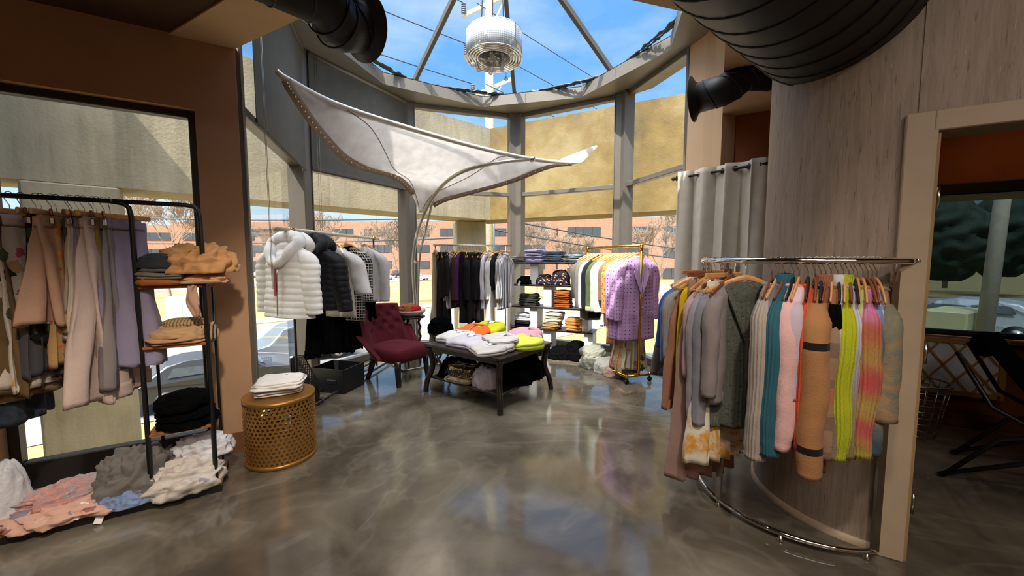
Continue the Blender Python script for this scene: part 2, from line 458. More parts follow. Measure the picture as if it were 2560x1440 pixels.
def window_frame(name, P0, dv, nv, a, b, z0, z1, label, fr=.05, dp=.08, off=.06, mat='alu_dark', glass='glass', transom=None, fr_b=None, fr_t=None):
    w = thing(name, label, 'window'); struct(w)
    m = MB(); fb = fr_b or fr; ft = fr_t or fr
    def bar(s0, s1, y0, y1):
        c = P0 + dv * ((s0 + s1) / 2) + nv * off
        m.box((c.x, c.y, (y0 + y1) / 2), (abs(s1 - s0), dp, y1 - y0), rot=atan2(dv.y, dv.x), bev=.006)
    bar(a, a + fr, z0, z1); bar(b - fr, b, z0, z1); bar(a + fr, b - fr, z0, z0 + fb); bar(a + fr, b - fr, z1 - ft, z1)
    m.build('frame', M[mat], w)
    zs = [z0 + fb, z1 - ft]
    if transom:
        m = MB(); bar(a + fr, b - fr, transom - .035, transom + .035); m.build('transom', M[mat], w)
        zs = [z0 + fb, transom - .035, transom + .035, z1 - ft]
    for k in range(0, len(zs), 2):
        m = MB(); c = P0 + dv * ((a + b) / 2) + nv * off
        pa, pb = P0 + dv * (a + fr) + nv * off, P0 + dv * (b - fr) + nv * off
        m.add([(pa.x, pa.y, zs[k]), (pb.x, pb.y, zs[k]), (pb.x, pb.y, zs[k + 1]), (pa.x, pa.y, zs[k + 1])], [(0, 1, 2, 3)])
        m.build('pane', M[glass], w)
    return w
window_frame('window_1', vA0, -LW, LN, .255, 1.3, .0, 2.56, 'large left window in a black frame behind the pants rack', fr=.05, off=.1, fr_b=.18)
window_frame('window_2', vA0, -LW, LN, 1.7, 3.2, .1, 2.56, 'second black framed window further along the left wall', fr=.05, off=.1)

# ceilings and soffit
Gp = vG + (vG - OC).normalized() * .36; Fp = vF + (vF - OC).normalized() * .36
S0 = lw(.37)
mb = MB()
ZC = 3.05
def flat(m, pts, z, mi=0): m.add([(p.x, p.y, z) for p in pts], [tuple(range(len(pts)))], [(p.x, p.y) for p in pts], mi=mi)
flat(mb, [S0, L1, Vector((-4.2, -4.7, 0)), Vector((Gp.x, -4.7, 0)), Gp], ZC)
ZR = 3.75
R2 = dw(4.6)
struct(mb.build('ceiling', M['brown_ceiling']), 'dark brown painted ceiling above the left of the shop floor', 'ceiling')
mb = MB()
flat(mb, [Gp, Vector((Gp.x, -4.7, 0)), Vector((3.4, -4.7, 0)), R2, DW0, Fp], ZR)
def vert(m, p, q, z0, z1, mi=0): m.add([(p.x, p.y, z0), (q.x, q.y, z0), (q.x, q.y, z1), (p.x, p.y, z1)], [(0, 1, 2, 3)], mi=mi)
struct(mb.build('ceiling', M['brown_ceiling']), 'raised dark brown ceiling over the right of the shop floor', 'ceiling')
mb = MB()
vert(mb, Gp, Vector((Gp.x, -4.7, 0)), ZC, ZR); vert(mb, Gp, Fp, ZC, ZR)
vert(mb, Fp, DW0, ZC, ZR)
struct(mb.build('trim_7', M['brown_ceiling']), 'dark brown bulkhead step between the two ceiling heights', 'bulkhead')
mb = MB()
flat(mb, [vA0, S0, Gp, vG], ZC - .012); flat(mb, [vG, Gp, Fp, vF], ZC - .012)
vert(mb, S0, Gp, ZC - .012, ZC + .01); vert(mb, Gp, Fp, ZC - .012, ZC + .01)
struct(mb.build('trim_1', M['tan_light']), 'tan soffit band edging the glass rotunda opening', 'soffit')
mb = MB()
flat(mb, [vF, Fp, DW0, dw(5.2), fw(5.2), fw(0), vE], ZC)
struct(mb.build('ceiling', M['tan_light']), 'tan ceiling over the fitting room', 'ceiling')
# lantern upstand above the opening
mb = MB()
for p, q in ((vA0, vG), (vG, vF), (vF, vE)):
    n = ((p + q) / 2 - OC).normalized()
    mb.prism([(p.x, p.y), (q.x, q.y), (q.x + n.x * .1, q.y + n.y * .1), (p.x + n.x * .1, p.y + n.y * .1)], ZC + .004, 4.2)
struct(mb.build('wall_front', M['tan_light']), 'tan upstand below the near side of the skylight', 'wall')

# door wall: opening, header, curved column
mb = MB()
wall_slab(mb, DW0, RW, RN, .045, 1.1, 2.12, ZR, .14)
wall_slab(mb, DW0, RW, RN, 1.1, 4.6, 0, ZR, .14)
wall_slab(mb, DW0, RW, RN, -.01, .045, 2.12, ZR, .14)
struct(mb.build('wall_right', M['paper']), 'streaky wood-look papered wall around the doorway', 'wall')
mb = MB()
# curved end wall (convex), from the door jamb round to the fitting room
arc = []
a0 = 204.0
for k in range(41):
    a = a0 + (352 - a0) * k / 40
    arc.append(COLC + D(a) * COLR)
inner = [COLC + D(a0 + (352 - a0) * k / 40) * (COLR - .1) for k in range(41)]
pts = [(p.x, p.y) for p in arc] + [(p.x, p.y) for p in inner[::-1]]
n = 41
vs = []; fs = []; uv = []
for z in (0, ZR):
    for p in arc + inner: vs.append((p.x, p.y, z))
for k in range(n - 1):
    fs.append((k, k + 1, 2 * n + k + 1, 2 * n + k)); fs.append((n + k, n + k + 1, 3 * n + k + 1, 3 * n + k))
fs.append((0, n, 3 * n, 2 * n)); fs.append((n - 1, 2 * n - 1, 4 * n - 1, 3 * n - 1))
mb.add(vs, fs, smooth=True)
struct(mb.build('wall_column', M['paper']), 'curved column wall with streaky wood-look paper beside the door', 'wall')
mb = MB()
pr = [COLC + D(a0 + (352 - a0) * k / 40) * (COLR + .012) for k in range(41)]
vs = [(p.x, p.y, z) for z in (0, .04) for p in pr] + [(p.x, p.y, .04) for p in arc]
fs = [(k, k + 1, 41 + k + 1, 41 + k) for k in range(40)] + [(41 + k, 42 + k, 83 + k, 82 + k) for k in range(40)]
mb.add(vs, fs, smooth=True)
struct(mb.build('baseboard_right', M['trim']), 'beige baseboard curving round the foot of the papered wall', 'baseboard')

# door frame
dr = thing('door_1', 'beige framed doorway into the dim side room', 'door'); struct(dr)
rzr = atan2(RW.y, RW.x)
m = MB()
m.box(dw(-.0, -.012, 1.085), (.11, .03, 2.17), rot=rzr, bev=.004); m.box(dw(1.14, -.012, 1.085), (.11, .03, 2.17), rot=rzr, bev=.004)
m.box(dw(.56, -.012, 2.125), (1.05, .03, .09), rot=rzr, bev=.004)
m.build('casing', M['trim'], dr)
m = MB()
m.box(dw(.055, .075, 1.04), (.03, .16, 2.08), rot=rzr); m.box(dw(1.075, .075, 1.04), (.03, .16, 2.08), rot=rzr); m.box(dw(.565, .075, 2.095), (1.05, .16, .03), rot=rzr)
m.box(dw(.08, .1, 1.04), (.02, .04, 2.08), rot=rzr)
m.build('jamb', plain('ochre_jamb_paint', '#9c7d4e', .6), dr)  # jamb boards in ochre paint
for z in (1.78, 1.05, .3):
    m = MB(); m.box(dw(.072, .035, z), (.006, .075, .1), rot=rzr, bev=.002)
    m.tube([dw(.078, -.002, z - .05), dw(.078, -.002, z + .05)], .007, 8); m.build('hinge_plate', M['steel'], dr)

# walls out of the camera's view and side room shell
mb = MB()
for p, q in ((L1, Vector((-4.2, -4.7, 0))), (Vector((-4.2, -4.7, 0)), Vector((3.4, -4.7, 0))), (Vector((3.4, -4.7, 0)), R2)):
    vert(mb, p, q, 0, ZR)
struct(mb.build('wall_back', M['tan']), 'tan walls behind the camera', 'wall')
WF = 1.55   # side room window start along the far wall
mb = MB()
for a, b, z0, z1 in [(-.12, WF, 0, ZC), (WF, 4.4, 2.15, ZC), (WF, 4.4, 0, .8), (4.4, 5.2, 0, ZC)]:
    wall_slab(mb, FW0, RW, RN, a, b, z0, z1, .14)
struct(mb.build('wall_far', plain('rust_brown_side_room_paint', '#8a4a22', .8)), 'rust brown outer wall of the side room', 'wall')
mb = MB()
vert(mb, dw(4.4, .14), fw(4.4), 0, ZC)
p0 = COLC + D(20) * COLR
vert(mb, p0, fw(1.0), 0, ZC)
vert(mb, COLC + D(352) * (COLR - .05), p0, 0, ZC)
struct(solidify(mb.build('wall_partition', plain('dark_tan_partition_paint', '#8a6244', .8)), .05), 'brown partition between fitting room and side room', 'wall')
mb = MB(); mb.box(fw(2.9, -.02, .06), (2.9, .04, .12), rot=rzr); mb.box(fw(2.9, -.05, .79), (2.9, .12, .03), rot=rzr)
struct(mb.build('baseboard_far', M['base']), 'brown baseboard and ledge under the side room window', 'baseboard')
w = window_frame('window_3', FW0, RW, RN, WF, 4.4, .8, 2.15, 'wide side room window seen through the doorway', fr=.05, off=.06)
# dim screen shade in the side room
t = NT('dark_screen_mesh'); t.n.remove(t.p)
tr = t.new('ShaderNodeBsdfTransparent'); tr.inputs[0].default_value = (.28, .32, .35, 1)
df = t.new('ShaderNodeBsdfDiffuse'); df.inputs[0].default_value = lin('#20262b')
mx = t.new('ShaderNodeMixShader'); mx.inputs[0].default_value = .08
t.link(tr.outputs[0], mx.inputs[1]); t.link(df.outputs[0], mx.inputs[2]); t.link(mx.outputs[0], t.out.inputs[0])
sh = thing('screen_shade', 'dark see-through roller screen over the side room window', 'blind')
m = MB(); m.box(fw(2.95, -.035, 1.47), (2.75, .002, 1.3), rot=rzr); m.build('fabric', t.m, sh)
m = MB(); m.box(fw(2.95, -.05, 2.1), (2.85, .09, .1), rot=rzr, bev=.01); m.build('cassette', M['blackm'], sh)
m = MB(); m.box(fw(2.95, -.035, .83), (2.75, .02, .025), rot=rzr); m.build('bottom_bar', M['blackm'], sh)

# tan pier closing the right end of the glazing
mb = MB()
ed = (vE - vD).normalized(); en = Vector((-ed.y, ed.x, 0)) * 1.0
if en.dot(vE - OC) < 0: en = -en
mb.prism([(p.x, p.y) for p in (vE - ed * .52 - en * .02, vE + ed * .02 - en * .02, vE + ed * .02 + en * .16, vE - ed * .52 + en * .16)], 0, 4.0)
mb.prism([(p.x, p.y) for p in (vE, fw(-.12, .0), fw(-.12, .14), vE + en * .16)], 0, 4.0)
struct(mb.build('wall_pier', M['tan_light']), 'peach tan pier at the right end of the glazing', 'wall')

# ---------------------------------------------------------------- rotunda glazing
ZH = 4.0
facets = [(vA0, vA, 'window_4', 'narrow left rotunda window next to the tan wall strip', True), (vA, vB, 'window_5', 'rotunda window behind the puffer jackets', True), (vB, vC, 'window_6', 'rotunda window behind the rail of black clothes', True), (vC, vD, 'window_7', 'rotunda window behind the shelf of jeans', True), (vD, vE, 'window_8', 'right rotunda window behind the gold rail', True)]
for p, q, nm, lb, tr_ in facets:
    dv = (q - p).normalized(); L = (q - p).length
    nv = Vector((-dv.y, dv.x, 0))
    if nv.dot(p - OC) < 0: nv = -nv
    b = L - .08 if nm != 'window_8' else L - .5
    window_frame(nm, p, dv, nv, .08 if nm != 'window_4' else .02, b, 0, ZH, lb, fr=.045, dp=.1, off=.02, mat='alu', transom=2.62, fr_b=.1, fr_t=.07)
# mullion posts at the vertices
for k, (v, lb) in enumerate(((vA, 'left grey mullion post behind the white puffer jacket'), (vB, 'grey mullion post left of the canopy mast'), (vC, 'central grey mullion post left of the jeans shelf'), (vD, 'right grey mullion post behind the gold rail'))):
    mb = MB(); an = atan2((v - OC).y, (v - OC).x)
    for sgn in (-1, 1):
        c = v + Vector((cos(an + sgn * radians(112.5)), sin(an + sgn * radians(112.5)), 0)) * .055 - (v - OC).normalized() * .0
        mb.box((c.x, c.y, ZH / 2), (.14, .15, ZH), rot=an + sgn * radians(112.5), bev=.006)
        c2 = v + Vector((cos(an + sgn * radians(112.5)), sin(an + sgn * radians(112.5)), 0)) * .13
        mb.box((c2.x, c2.y, ZH / 2), (.012, .17, ZH), rot=an + sgn * radians(112.5))
    struct(mb.build('trim_%d' % (k + 2), M['alu']), lb, 'mullion')
# head beam behind the ring and the ring itself
RB = 2.09; fa = [-54 + 45 * k for k in range(8)]
ring = [OC + D(a) * (RB / 1.0) for a in fa]
outer = [octv(k, OR + .25) for k in range(8)]
mb = MB()
n = 8
for k in range(n):
    p, q = ring[k], ring[(k + 1) % n]
    out_p, out_q = OC + (p - OC) * 1.04, OC + (q - OC) * 1.04
    vs = [(p.x, p.y, ZH), (q.x, q.y, ZH), (q.x, q.y, ZH + .16), (p.x, p.y, ZH + .16), (out_q.x, out_q.y, ZH + .16), (out_p.x, out_p.y, ZH + .16)]
    mb.add(vs, [(0, 1, 2, 3), (3, 2, 4, 5)])
# underside from the ring to the glazing line
inn = []
for k in range(16):
    a = -54 + 22.5 * k
    inn.append(OC + D(a) * (RB * (1.0 if k % 2 == 0 else cos(radians(22.5)))))
def oct_r(adeg, r):
    x = (adeg - 5.5) % 45 - 22.5
    return r * cos(radians(22.5)) / cos(radians(x))
outr = [OC + D(-54 + 22.5 * k) * oct_r(-54 + 22.5 * k, OR + .3) for k in range(16)]
for z in (ZH, ZH + .17):
    for k in range(16):
        a, b, c, d = inn[k], inn[(k + 1) % 16], outr[(k + 1) % 16], outr[k]
        mb.add([(p.x, p.y, z) for p in (a, b, c, d)], [(0, 1, 2, 3)])
for k in range(16):
    vert(mb, outr[k], outr[(k + 1) % 16], ZH, ZH + .17)
for k in range(8):
    p = ring[k] + (ring[(k + 1) % 8] - ring[k]) * .45; t_ = (ring[(k + 1) % 8] - ring[k]).normalized(); c = p - (p - OC).normalized() * .004
    mb.box((c.x, c.y, ZH + .08), (.006, .01, .16), rot=atan2(t_.y, t_.x))
struct(mb.build('trim_6', M['fascia']), 'faceted grey brown metal ring under the skylight', 'ring')
# skylight
APX = Vector((OC.x, OC.y, 5.36)); ZB = ZH + .17
sk = thing('window_9', 'eight sided pyramid skylight with dark rafters', 'skylight'); struct(sk)
SB = [octv(k, 2.2) for k in range(8)]
for k in range(8):
    p, q = SB[k], SB[(k + 1) % 8]
    m = MB(); m.add([(p.x, p.y, ZB + .02), (q.x, q.y, ZB + .02), tuple(APX)], [(0, 1, 2)]); m.build('pane', M['glass_sky'], sk)
    m = MB(); m.beam((p.x, p.y, ZB + .0), APX - Vector((0, 0, .02)), .055, .085, bev=.006); m.build('rafter', plain('dark_bronze_rafter', '#5d564d', .5, .2), sk)
m = MB(); m.lathe([(0, 5.30), (.12, 5.30), (.12, 5.38), (0, 5.4)], (OC.x, OC.y, 0), 16); m.build('apex_hub', M['alu_dark'], sk)
mb = MB()
for k in range(8):
    p, q = octv(k, 2.07), octv(k + 1, 2.07)
    for row in range(2):
        pts = []; R = []
        for i in range(70):
            f = i / 69; n_ = noise.noise((f * 17 + k * 3, row * 5, 0)); n2 = noise.noise((f * 45 + k, row * 7, 4))
            c = p.lerp(q, f) + (p - OC).normalized() * (.02 + .05 * row + .02 * n2)
            r = max(.004, .016 + .022 * n_ + .01 * n2 + .012 * (abs(f - .5) * 2) ** 3); pts.append((c.x, c.y, ZB + r * .7)); R.append(r)
        mb.tube(pts, R, 7)
tag(mb.build('roof_debris', plain('dark_teal_wet_debris', '#1f2c2a', .35, 0, .25)), 'dark ragged leaf debris along the skylight edge', 'debris', kind='stuff')

# roller shades on the two left facets
def roller(p, q, a, b, z0, label):
    dv = (q - p).normalized(); nv = Vector((-dv.y, dv.x, 0)); nv = -nv if nv.dot(p - OC) > 0 else nv
    s = thing('roller_shade', label, 'blind', group='grey roller shades in the rotunda'); rz = atan2(dv.y, dv.x)
    c = p + dv * ((a + b) / 2) + nv * .1
    m = MB(); m.box((c.x, c.y, (z0 + 3.95) / 2), (b - a, .004, 3.93 - z0), rot=rz); m.build('fabric', M['shade'], s)
    m = MB(); m.tube([p + dv * a + nv * .1 + Vector((0, 0, 3.95)), p + dv * b + nv * .1 + Vector((0, 0, 3.95))], .028, 14); m.build('roller_tube', M['alu'], s)
    m = MB(); m.box((c.x, c.y, z0), (b - a, .018, .035), rot=rz, bev=.005); m.build('bottom_bar', M['shade'], s)
    e = p + dv * (a + .05) + nv * .14
    for w in (0, .03):
        m = MB(); g = e + dv * w; m.tube([(g.x, g.y, 3.95), (g.x, g.y, 1.25)], .0022, 6); m.build('bead_chain', M['steel'], s)
roller(vA0, vA, .06, 1.8, 2.56, 'grey roller shade on the narrow left rotunda window')
roller(vA, vB, .12, 1.75, 2.6, 'grey roller shade behind the white canopy')
# ================================================================ outside
GZ = -3.0
RD = D(48); RP = Vector((-RD.y, RD.x, 0))          # road direction and the way across it (away)
def rd(al, off, z=GZ): p = RD * al - RP * off; return Vector((p.x, p.y, z))   # off is negative beyond
def strip(o0, o1, a0, a1, z, mat, name, label, cat):
    m = MB(); P = [rd(a0, o0), rd(a1, o0), rd(a1, o1), rd(a0, o1)]
    m.add([(p.x, p.y, GZ + z) for p in P], [(0, 1, 2, 3)], [(p.x, p.y) for p in P])
    return struct(m.build(name, mat), label, cat)
m = MB(); m.add([(-300, -60, GZ), (300, -60, GZ), (300, 400, GZ), (-300, 400, GZ)], [(0, 1, 2, 3)], [(-300, -60), (300, -60), (300, 400), (-300, 400)])
struct(m.build('ground', M['grass']), 'dry winter lawn around the building', 'lawn')
strip(-14.3, -30.5, -160, 200, .02, M['asphalt'], 'road', 'sunlit grey street passing below the windows', 'road')
strip(-31.2, -33.4, -160, 200, .03, M['walk'], 'sidewalk', 'pale sidewalk across the street', 'sidewalk')
strip(-20.2, -20.35, -160, 200, .03, M['yellow'], 'road_line', 'double yellow centre line, nearer stripe', 'road marking')
strip(-20.5, -20.65, -160, 200, .03, M['yellow'], 'road_line', 'double yellow centre line, farther stripe', 'road marking')
strip(-17.1, -17.22, -160, 200, .03, M['whitep'], 'road_line', 'white lane stripe on the near side of the street', 'road marking')
strip(-23.3, -23.42, -160, 200, .03, M['whitep'], 'road_line', 'white lane stripe on the far side of the street', 'road marking')
strip(-70, -100, -60, 160, .03, M['asphalt'], 'parking_lot', 'parking lot in front of the brick offices', 'parking lot')
m = MB(); P = [Vector((2.2, 7.2, 0)), Vector((30, 24, 0)), Vector((42, 44, 0)), Vector((12, 30, 0))]
m.add([(p.x, p.y, GZ + .05) for p in P], [(0, 1, 2, 3)], [(p.x, p.y) for p in P])
struct(m.build('plaza', M['walk']), 'pale concrete apron right of the rotunda', 'pavement')
# plank deck outside the right window
mb = MB(); ed_ = (vE - vD).normalized(); on = Vector((-ed_.y, ed_.x, 0)); on = on if on.dot(vE - OC) > 0 else -on
for i in range(9):
    c = vD + ed_ * .9 + on * (.32 + i * .15); mb.box((c.x, c.y, -.12), (2.2, .14, .04), rot=atan2(ed_.y, ed_.x), bev=.005)
struct(mb.build('deck', plain('grey_deck_boards', '#6d7580', .7)), 'grey plank deck outside the right window', 'deck')

# concrete parapet beams on columns
K = Vector((-.62, 11.15, 0)); PL = D(47.5); PR = D(117.5)
def beam_wall(name, P0, dv, a, b, th, label):
    nv = Vector((-dv.y, dv.x, 0)); nv = nv if nv.y > 0 else -nv
    m = MB(); p, q = P0 + dv * a, P0 + dv * b
    m.prism([(p.x, p.y), (q.x, q.y), (q.x + nv.x * th, q.y + nv.y * th), (p.x + nv.x * th, p.y + nv.y * th)], 2.6, 5.15)
    return struct(m.build(name, M['concrete_golden_light' if 'right' in name else 'concrete']), label, 'parapet')
beam_wall('wall_outside_left', K, -PL, 0, 16, 1.1, 'weathered concrete parapet beam left of the corner')
beam_wall('wall_outside_right', K, PR, -.75, 14, 1.1, 'concrete parapet beam with painted golden light right of the corner')
def pier(name, c, s, rot, label):
    m = MB(); m.box((c[0], c[1], (GZ + 2.6) / 2), (s[0], s[1], 2.6 - GZ), rot=rot, bev=.03)
    return struct(m.build(name, M['concrete']), label, 'concrete pillar')
pier('pillar', (-1.3, 11.75), (.85, .85), .3, 'concrete pillar under the parapet corner')
pier('pillar', (-6.75, 6.05), (1.0, .8), radians(42), 'wide concrete pillar seen low in the left window')
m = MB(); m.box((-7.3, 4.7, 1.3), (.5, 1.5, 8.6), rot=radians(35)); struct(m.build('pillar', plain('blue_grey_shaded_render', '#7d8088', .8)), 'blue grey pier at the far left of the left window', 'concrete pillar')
# unseen slab over the left bay, added to throw the slanted shade
pn = Vector((PL.y, -PL.x, 0)); base = K - PL * (K.x * PL.x + K.y * PL.y)
m = MB(); P = [base + PL * -1.3, base + PL * -9, base + PL * -9 + pn * 3.2, base + PL * -1.3 + pn * 3.2]
m.prism([(p.x, p.y) for p in P], 5.16, 5.45); struct(m.build('shade_slab', M['concrete']), 'unseen concrete slab added over the left bay to cast shade', 'shade_slab')

# brick office building
bl = thing('office_building', 'long orange brick office building with ribbon windows', 'building')
def bricks(x0, y0, x1, y1, z1, dep, wins, floors=3):
    p, q = Vector((x0, y0, 0)), Vector((x1, y1, 0)); dv = (q - p).normalized(); L = (q - p).length; nv = Vector((-dv.y, dv.x, 0))
    m = MB()
    for a, b, off in ((p, q, 0),):
        m.add([(a.x, a.y, GZ), (b.x, b.y, GZ), (b.x, b.y, z1), (a.x, a.y, z1), (a.x + nv.x * dep, a.y + nv.y * dep, GZ), (b.x + nv.x * dep, b.y + nv.y * dep, GZ), (b.x + nv.x * dep, b.y + nv.y * dep, z1), (a.x + nv.x * dep, a.y + nv.y * dep, z1)],
              [(0, 1, 2, 3), (3, 2, 6, 7), (0, 3, 7, 4), (1, 5, 6, 2), (5, 4, 7, 6)],
              [(0, GZ), (L, GZ), (L, z1), (0, z1)] * 2)
    m.build('brick_wall', M['brick'], bl)
    for f in range(floors):
        zc = z1 - 3.0 - f * 4.4
        s = 2.0
        while s < L - wins:
            c = p + dv * (s + wins / 2)
            w = MB(); w.box((c.x - nv.x * .02, c.y - nv.y * .02, zc), (wins, .25, 2.0), rot=atan2(dv.y, dv.x))
            o = w.build('window', M['winglass'], bl)
            w = MB()
            for k in range(1, 4):
                g = p + dv * (s + wins * k / 4); w.box((g.x - nv.x * .16, g.y - nv.y * .16, zc), (.12, .06, 2.0), rot=atan2(dv.y, dv.x))
            w.build('window_bars', M['alu_dark'], o)
            s += wins + 3.0
bricks(-95, 108, 24, 104, 11.6, 20, 7.5)
bricks(10, 84, 58, 78, 10.2, 16, 7.0)
bricks(-130, 100, -34, 112, 10.4, 16, 10)

# bare trees
def tree(x, y, h, seed, label, spread=.55, trunk=.16, depth=7, lean=0):
    rnd = random.Random(seed); m = MB()
    def grow(p, d, L, r, lev):
        n = 3 if lev > 2 else 2; pts = [p]; rs = [r]
        for k in range(n):
            d = (d + Vector((rnd.uniform(-.22, .22), rnd.uniform(-.22, .22), rnd.uniform(-.05, .14)))).normalized()
            pts.append(pts[-1] + d * (L / n)); rs.append(r * (1 - .35 * (k + 1) / n))
        m.tube(pts, rs, 5 if lev > 3 else 3, cap=False)
        if lev <= 0: return
        for k in range(rnd.choice((2, 3, 3)) + (1 if lev <= 3 else 0)):
            ax = Vector((rnd.uniform(-1, 1), rnd.uniform(-1, 1), rnd.uniform(-.1, .9)))
            nd = (d * (1 - spread * .55) + ax * spread).normalized()
            grow(pts[rnd.choice((-1, -1, -2))], nd, L * rnd.uniform(.62, .86), max(rs[-1] * rnd.uniform(.55, .8), .02), lev - 1)
    grow(Vector((0, 0, 0)), Vector((lean, 0, 1)), h * .27, trunk, depth)
    o = m.build('bare_tree', M['bark']); o.location = (x, y, GZ)
    return tag(o, label, 'tree', 'bare trees across the street')
tree(-29.5, 33, 11.5, 1, 'big bare tree framed by the left window', .62, .22, 7)
tree(-41, 38, 12, 2, 'bare tree partly hidden by the clothes on the left rail', .6, .2, 7)
tree(-24, 42, 11.5, 3, 'bare tree seen through the narrow left rotunda window', .62, .2, 7)
tree(-16, 37, 10.5, 4, 'bare tree above the white puffer jacket', .75, .2, 7)
tree(-10.5, 36, 10.0, 5, 'wide bare tree behind the clear rail', .8, .2, 7, .2)
tree(2.6, 42, 9.5, 6, 'small bare tree right of the utility pole', .8, .15, 7)
tree(8.2, 48, 9.5, 7, 'bare tree behind the jeans shelf', .8, .15, 7)
tree(15.5, 40, 11.5, 8, 'bare tree right of the gold rail beside the curtain', .7, .16, 7)
tree(44, 26, 9, 9, 'dark bare tree seen through the side room window', .7, .2, 5)

for x, y, h, lb in ((44, 39, 9.5, 'dark evergreen tree at the left of the side room window view'), (57, 45, 11, 'taller dark evergreen tree in the side room window view'), (53, 36, 8.5, 'dark evergreen tree at the right of the side room window view')):
    ev = thing('evergreen_tree', lb, 'tree', (x, y, GZ + 1.5), 0, 'evergreens beyond the side room')
    m = MB(); m.tube([(0, 0, 0), (0, 0, h * .5)], [.2, .12], 8); m.build('trunk', M['bark'], ev)
    m = MB(); m.grid(lambda u, v: ((h * .33 * sin(pi * (v * .9 + .08)) ** .8 * (1 + .35 * noise.noise((cos(2 * pi * u) * 3, sin(2 * pi * u) * 3, v * 9 + x)))) * cos(2 * pi * u), (h * .33 * sin(pi * (v * .9 + .08)) ** .8 * (1 + .35 * noise.noise((cos(2 * pi * u) * 3, sin(2 * pi * u) * 3, v * 9 + x)))) * sin(2 * pi * u), h * (.08 + .92 * v)), 48, 30, wrap=True)
    m.build('foliage', plain('dark_evergreen', '#2c3a2c', .95, 0, .3, .5), ev)

# utility pole and wires
up = thing('utility_pole', 'tall pale wooden utility pole with cross arms outside', 'utility pole', (-.92, 16, GZ))
m = MB(); m.tube([(0, 0, 0), (0, 0, 17.5)], [.2, .15], 14); m.build('pole', M['polewood'], up)
m = MB(); m.tube([(.18, -.05, 0), (.18, -.05, 8)], .04, 8); m.build('conduit', M['steel'], up)
BASE = Vector((-.92, 16, GZ))
arms = [((1157, 40), (1300, -28)), ((1180, 242), (1278, 198)), ((1163, 142), (1215, 128))]
WP = []
for (a, b) in arms:
    p = at(a[0], a[1], 15.6) - BASE; q = at(b[0], b[1], 16.6) - BASE
    m = MB(); m.beam(p, q, .1, .14, bev=.01); m.beam(p.lerp(q, .75) , Vector((0, -.1, p.z - .5)), .05, .05); ar = m.build('cross_arm', M['polewood'], up)
    i = MB()
    for k in range(5): i.lathe([(.03, 0), (.1, .02), (.1, .05), (.03, .07)], p + Vector((.04, 0, .06 + .08 * k)), 10)
    i.build('insulator', plain('grey_insulator', '#5d6570', .3), ar); WP.append(p + BASE + Vector((.04, 0, .48)))
def wire(p, q, sag, label, r=.018):
    m = MB(); pts = []
    for k in range(25):
        f = k / 24; v = Vector(p).lerp(Vector(q), f); v.z -= sag * 4 * f * (1 - f); pts.append(v)
    m.tube(pts, r, 5); tag(m.build('power_line', M['wire']), label, 'cable')
names = ['upper', 'lower', 'middle']
for k, p in enumerate(WP):
    wire(p, p - RD * 34 + Vector((0, 0, .4)), .5, 'power line running left from the %s insulator on the pole' % names[k])
    wire(p + Vector((.5, 0, 0)), p + RD * 45 + Vector((.5, 0, -.4)), .8, 'power line running right from the %s insulator on the pole' % names[k])
wire((-30, 22, 4.2), (-.9, 16, 3.2), .3, 'low slack phone cable left of the pole', .03)
wire((-30, 21, 2.6), (-.9, 16, 2.4), .3, 'lowest phone cable left of the pole', .03)
wire((-.9, 16, 3.2), (34, 44, 2.2), .8, 'low phone cable right of the pole', .035)
wire((-.9, 16, 2.7), (34, 43, 1.2), .8, 'lowest phone cable right of the pole', .035)

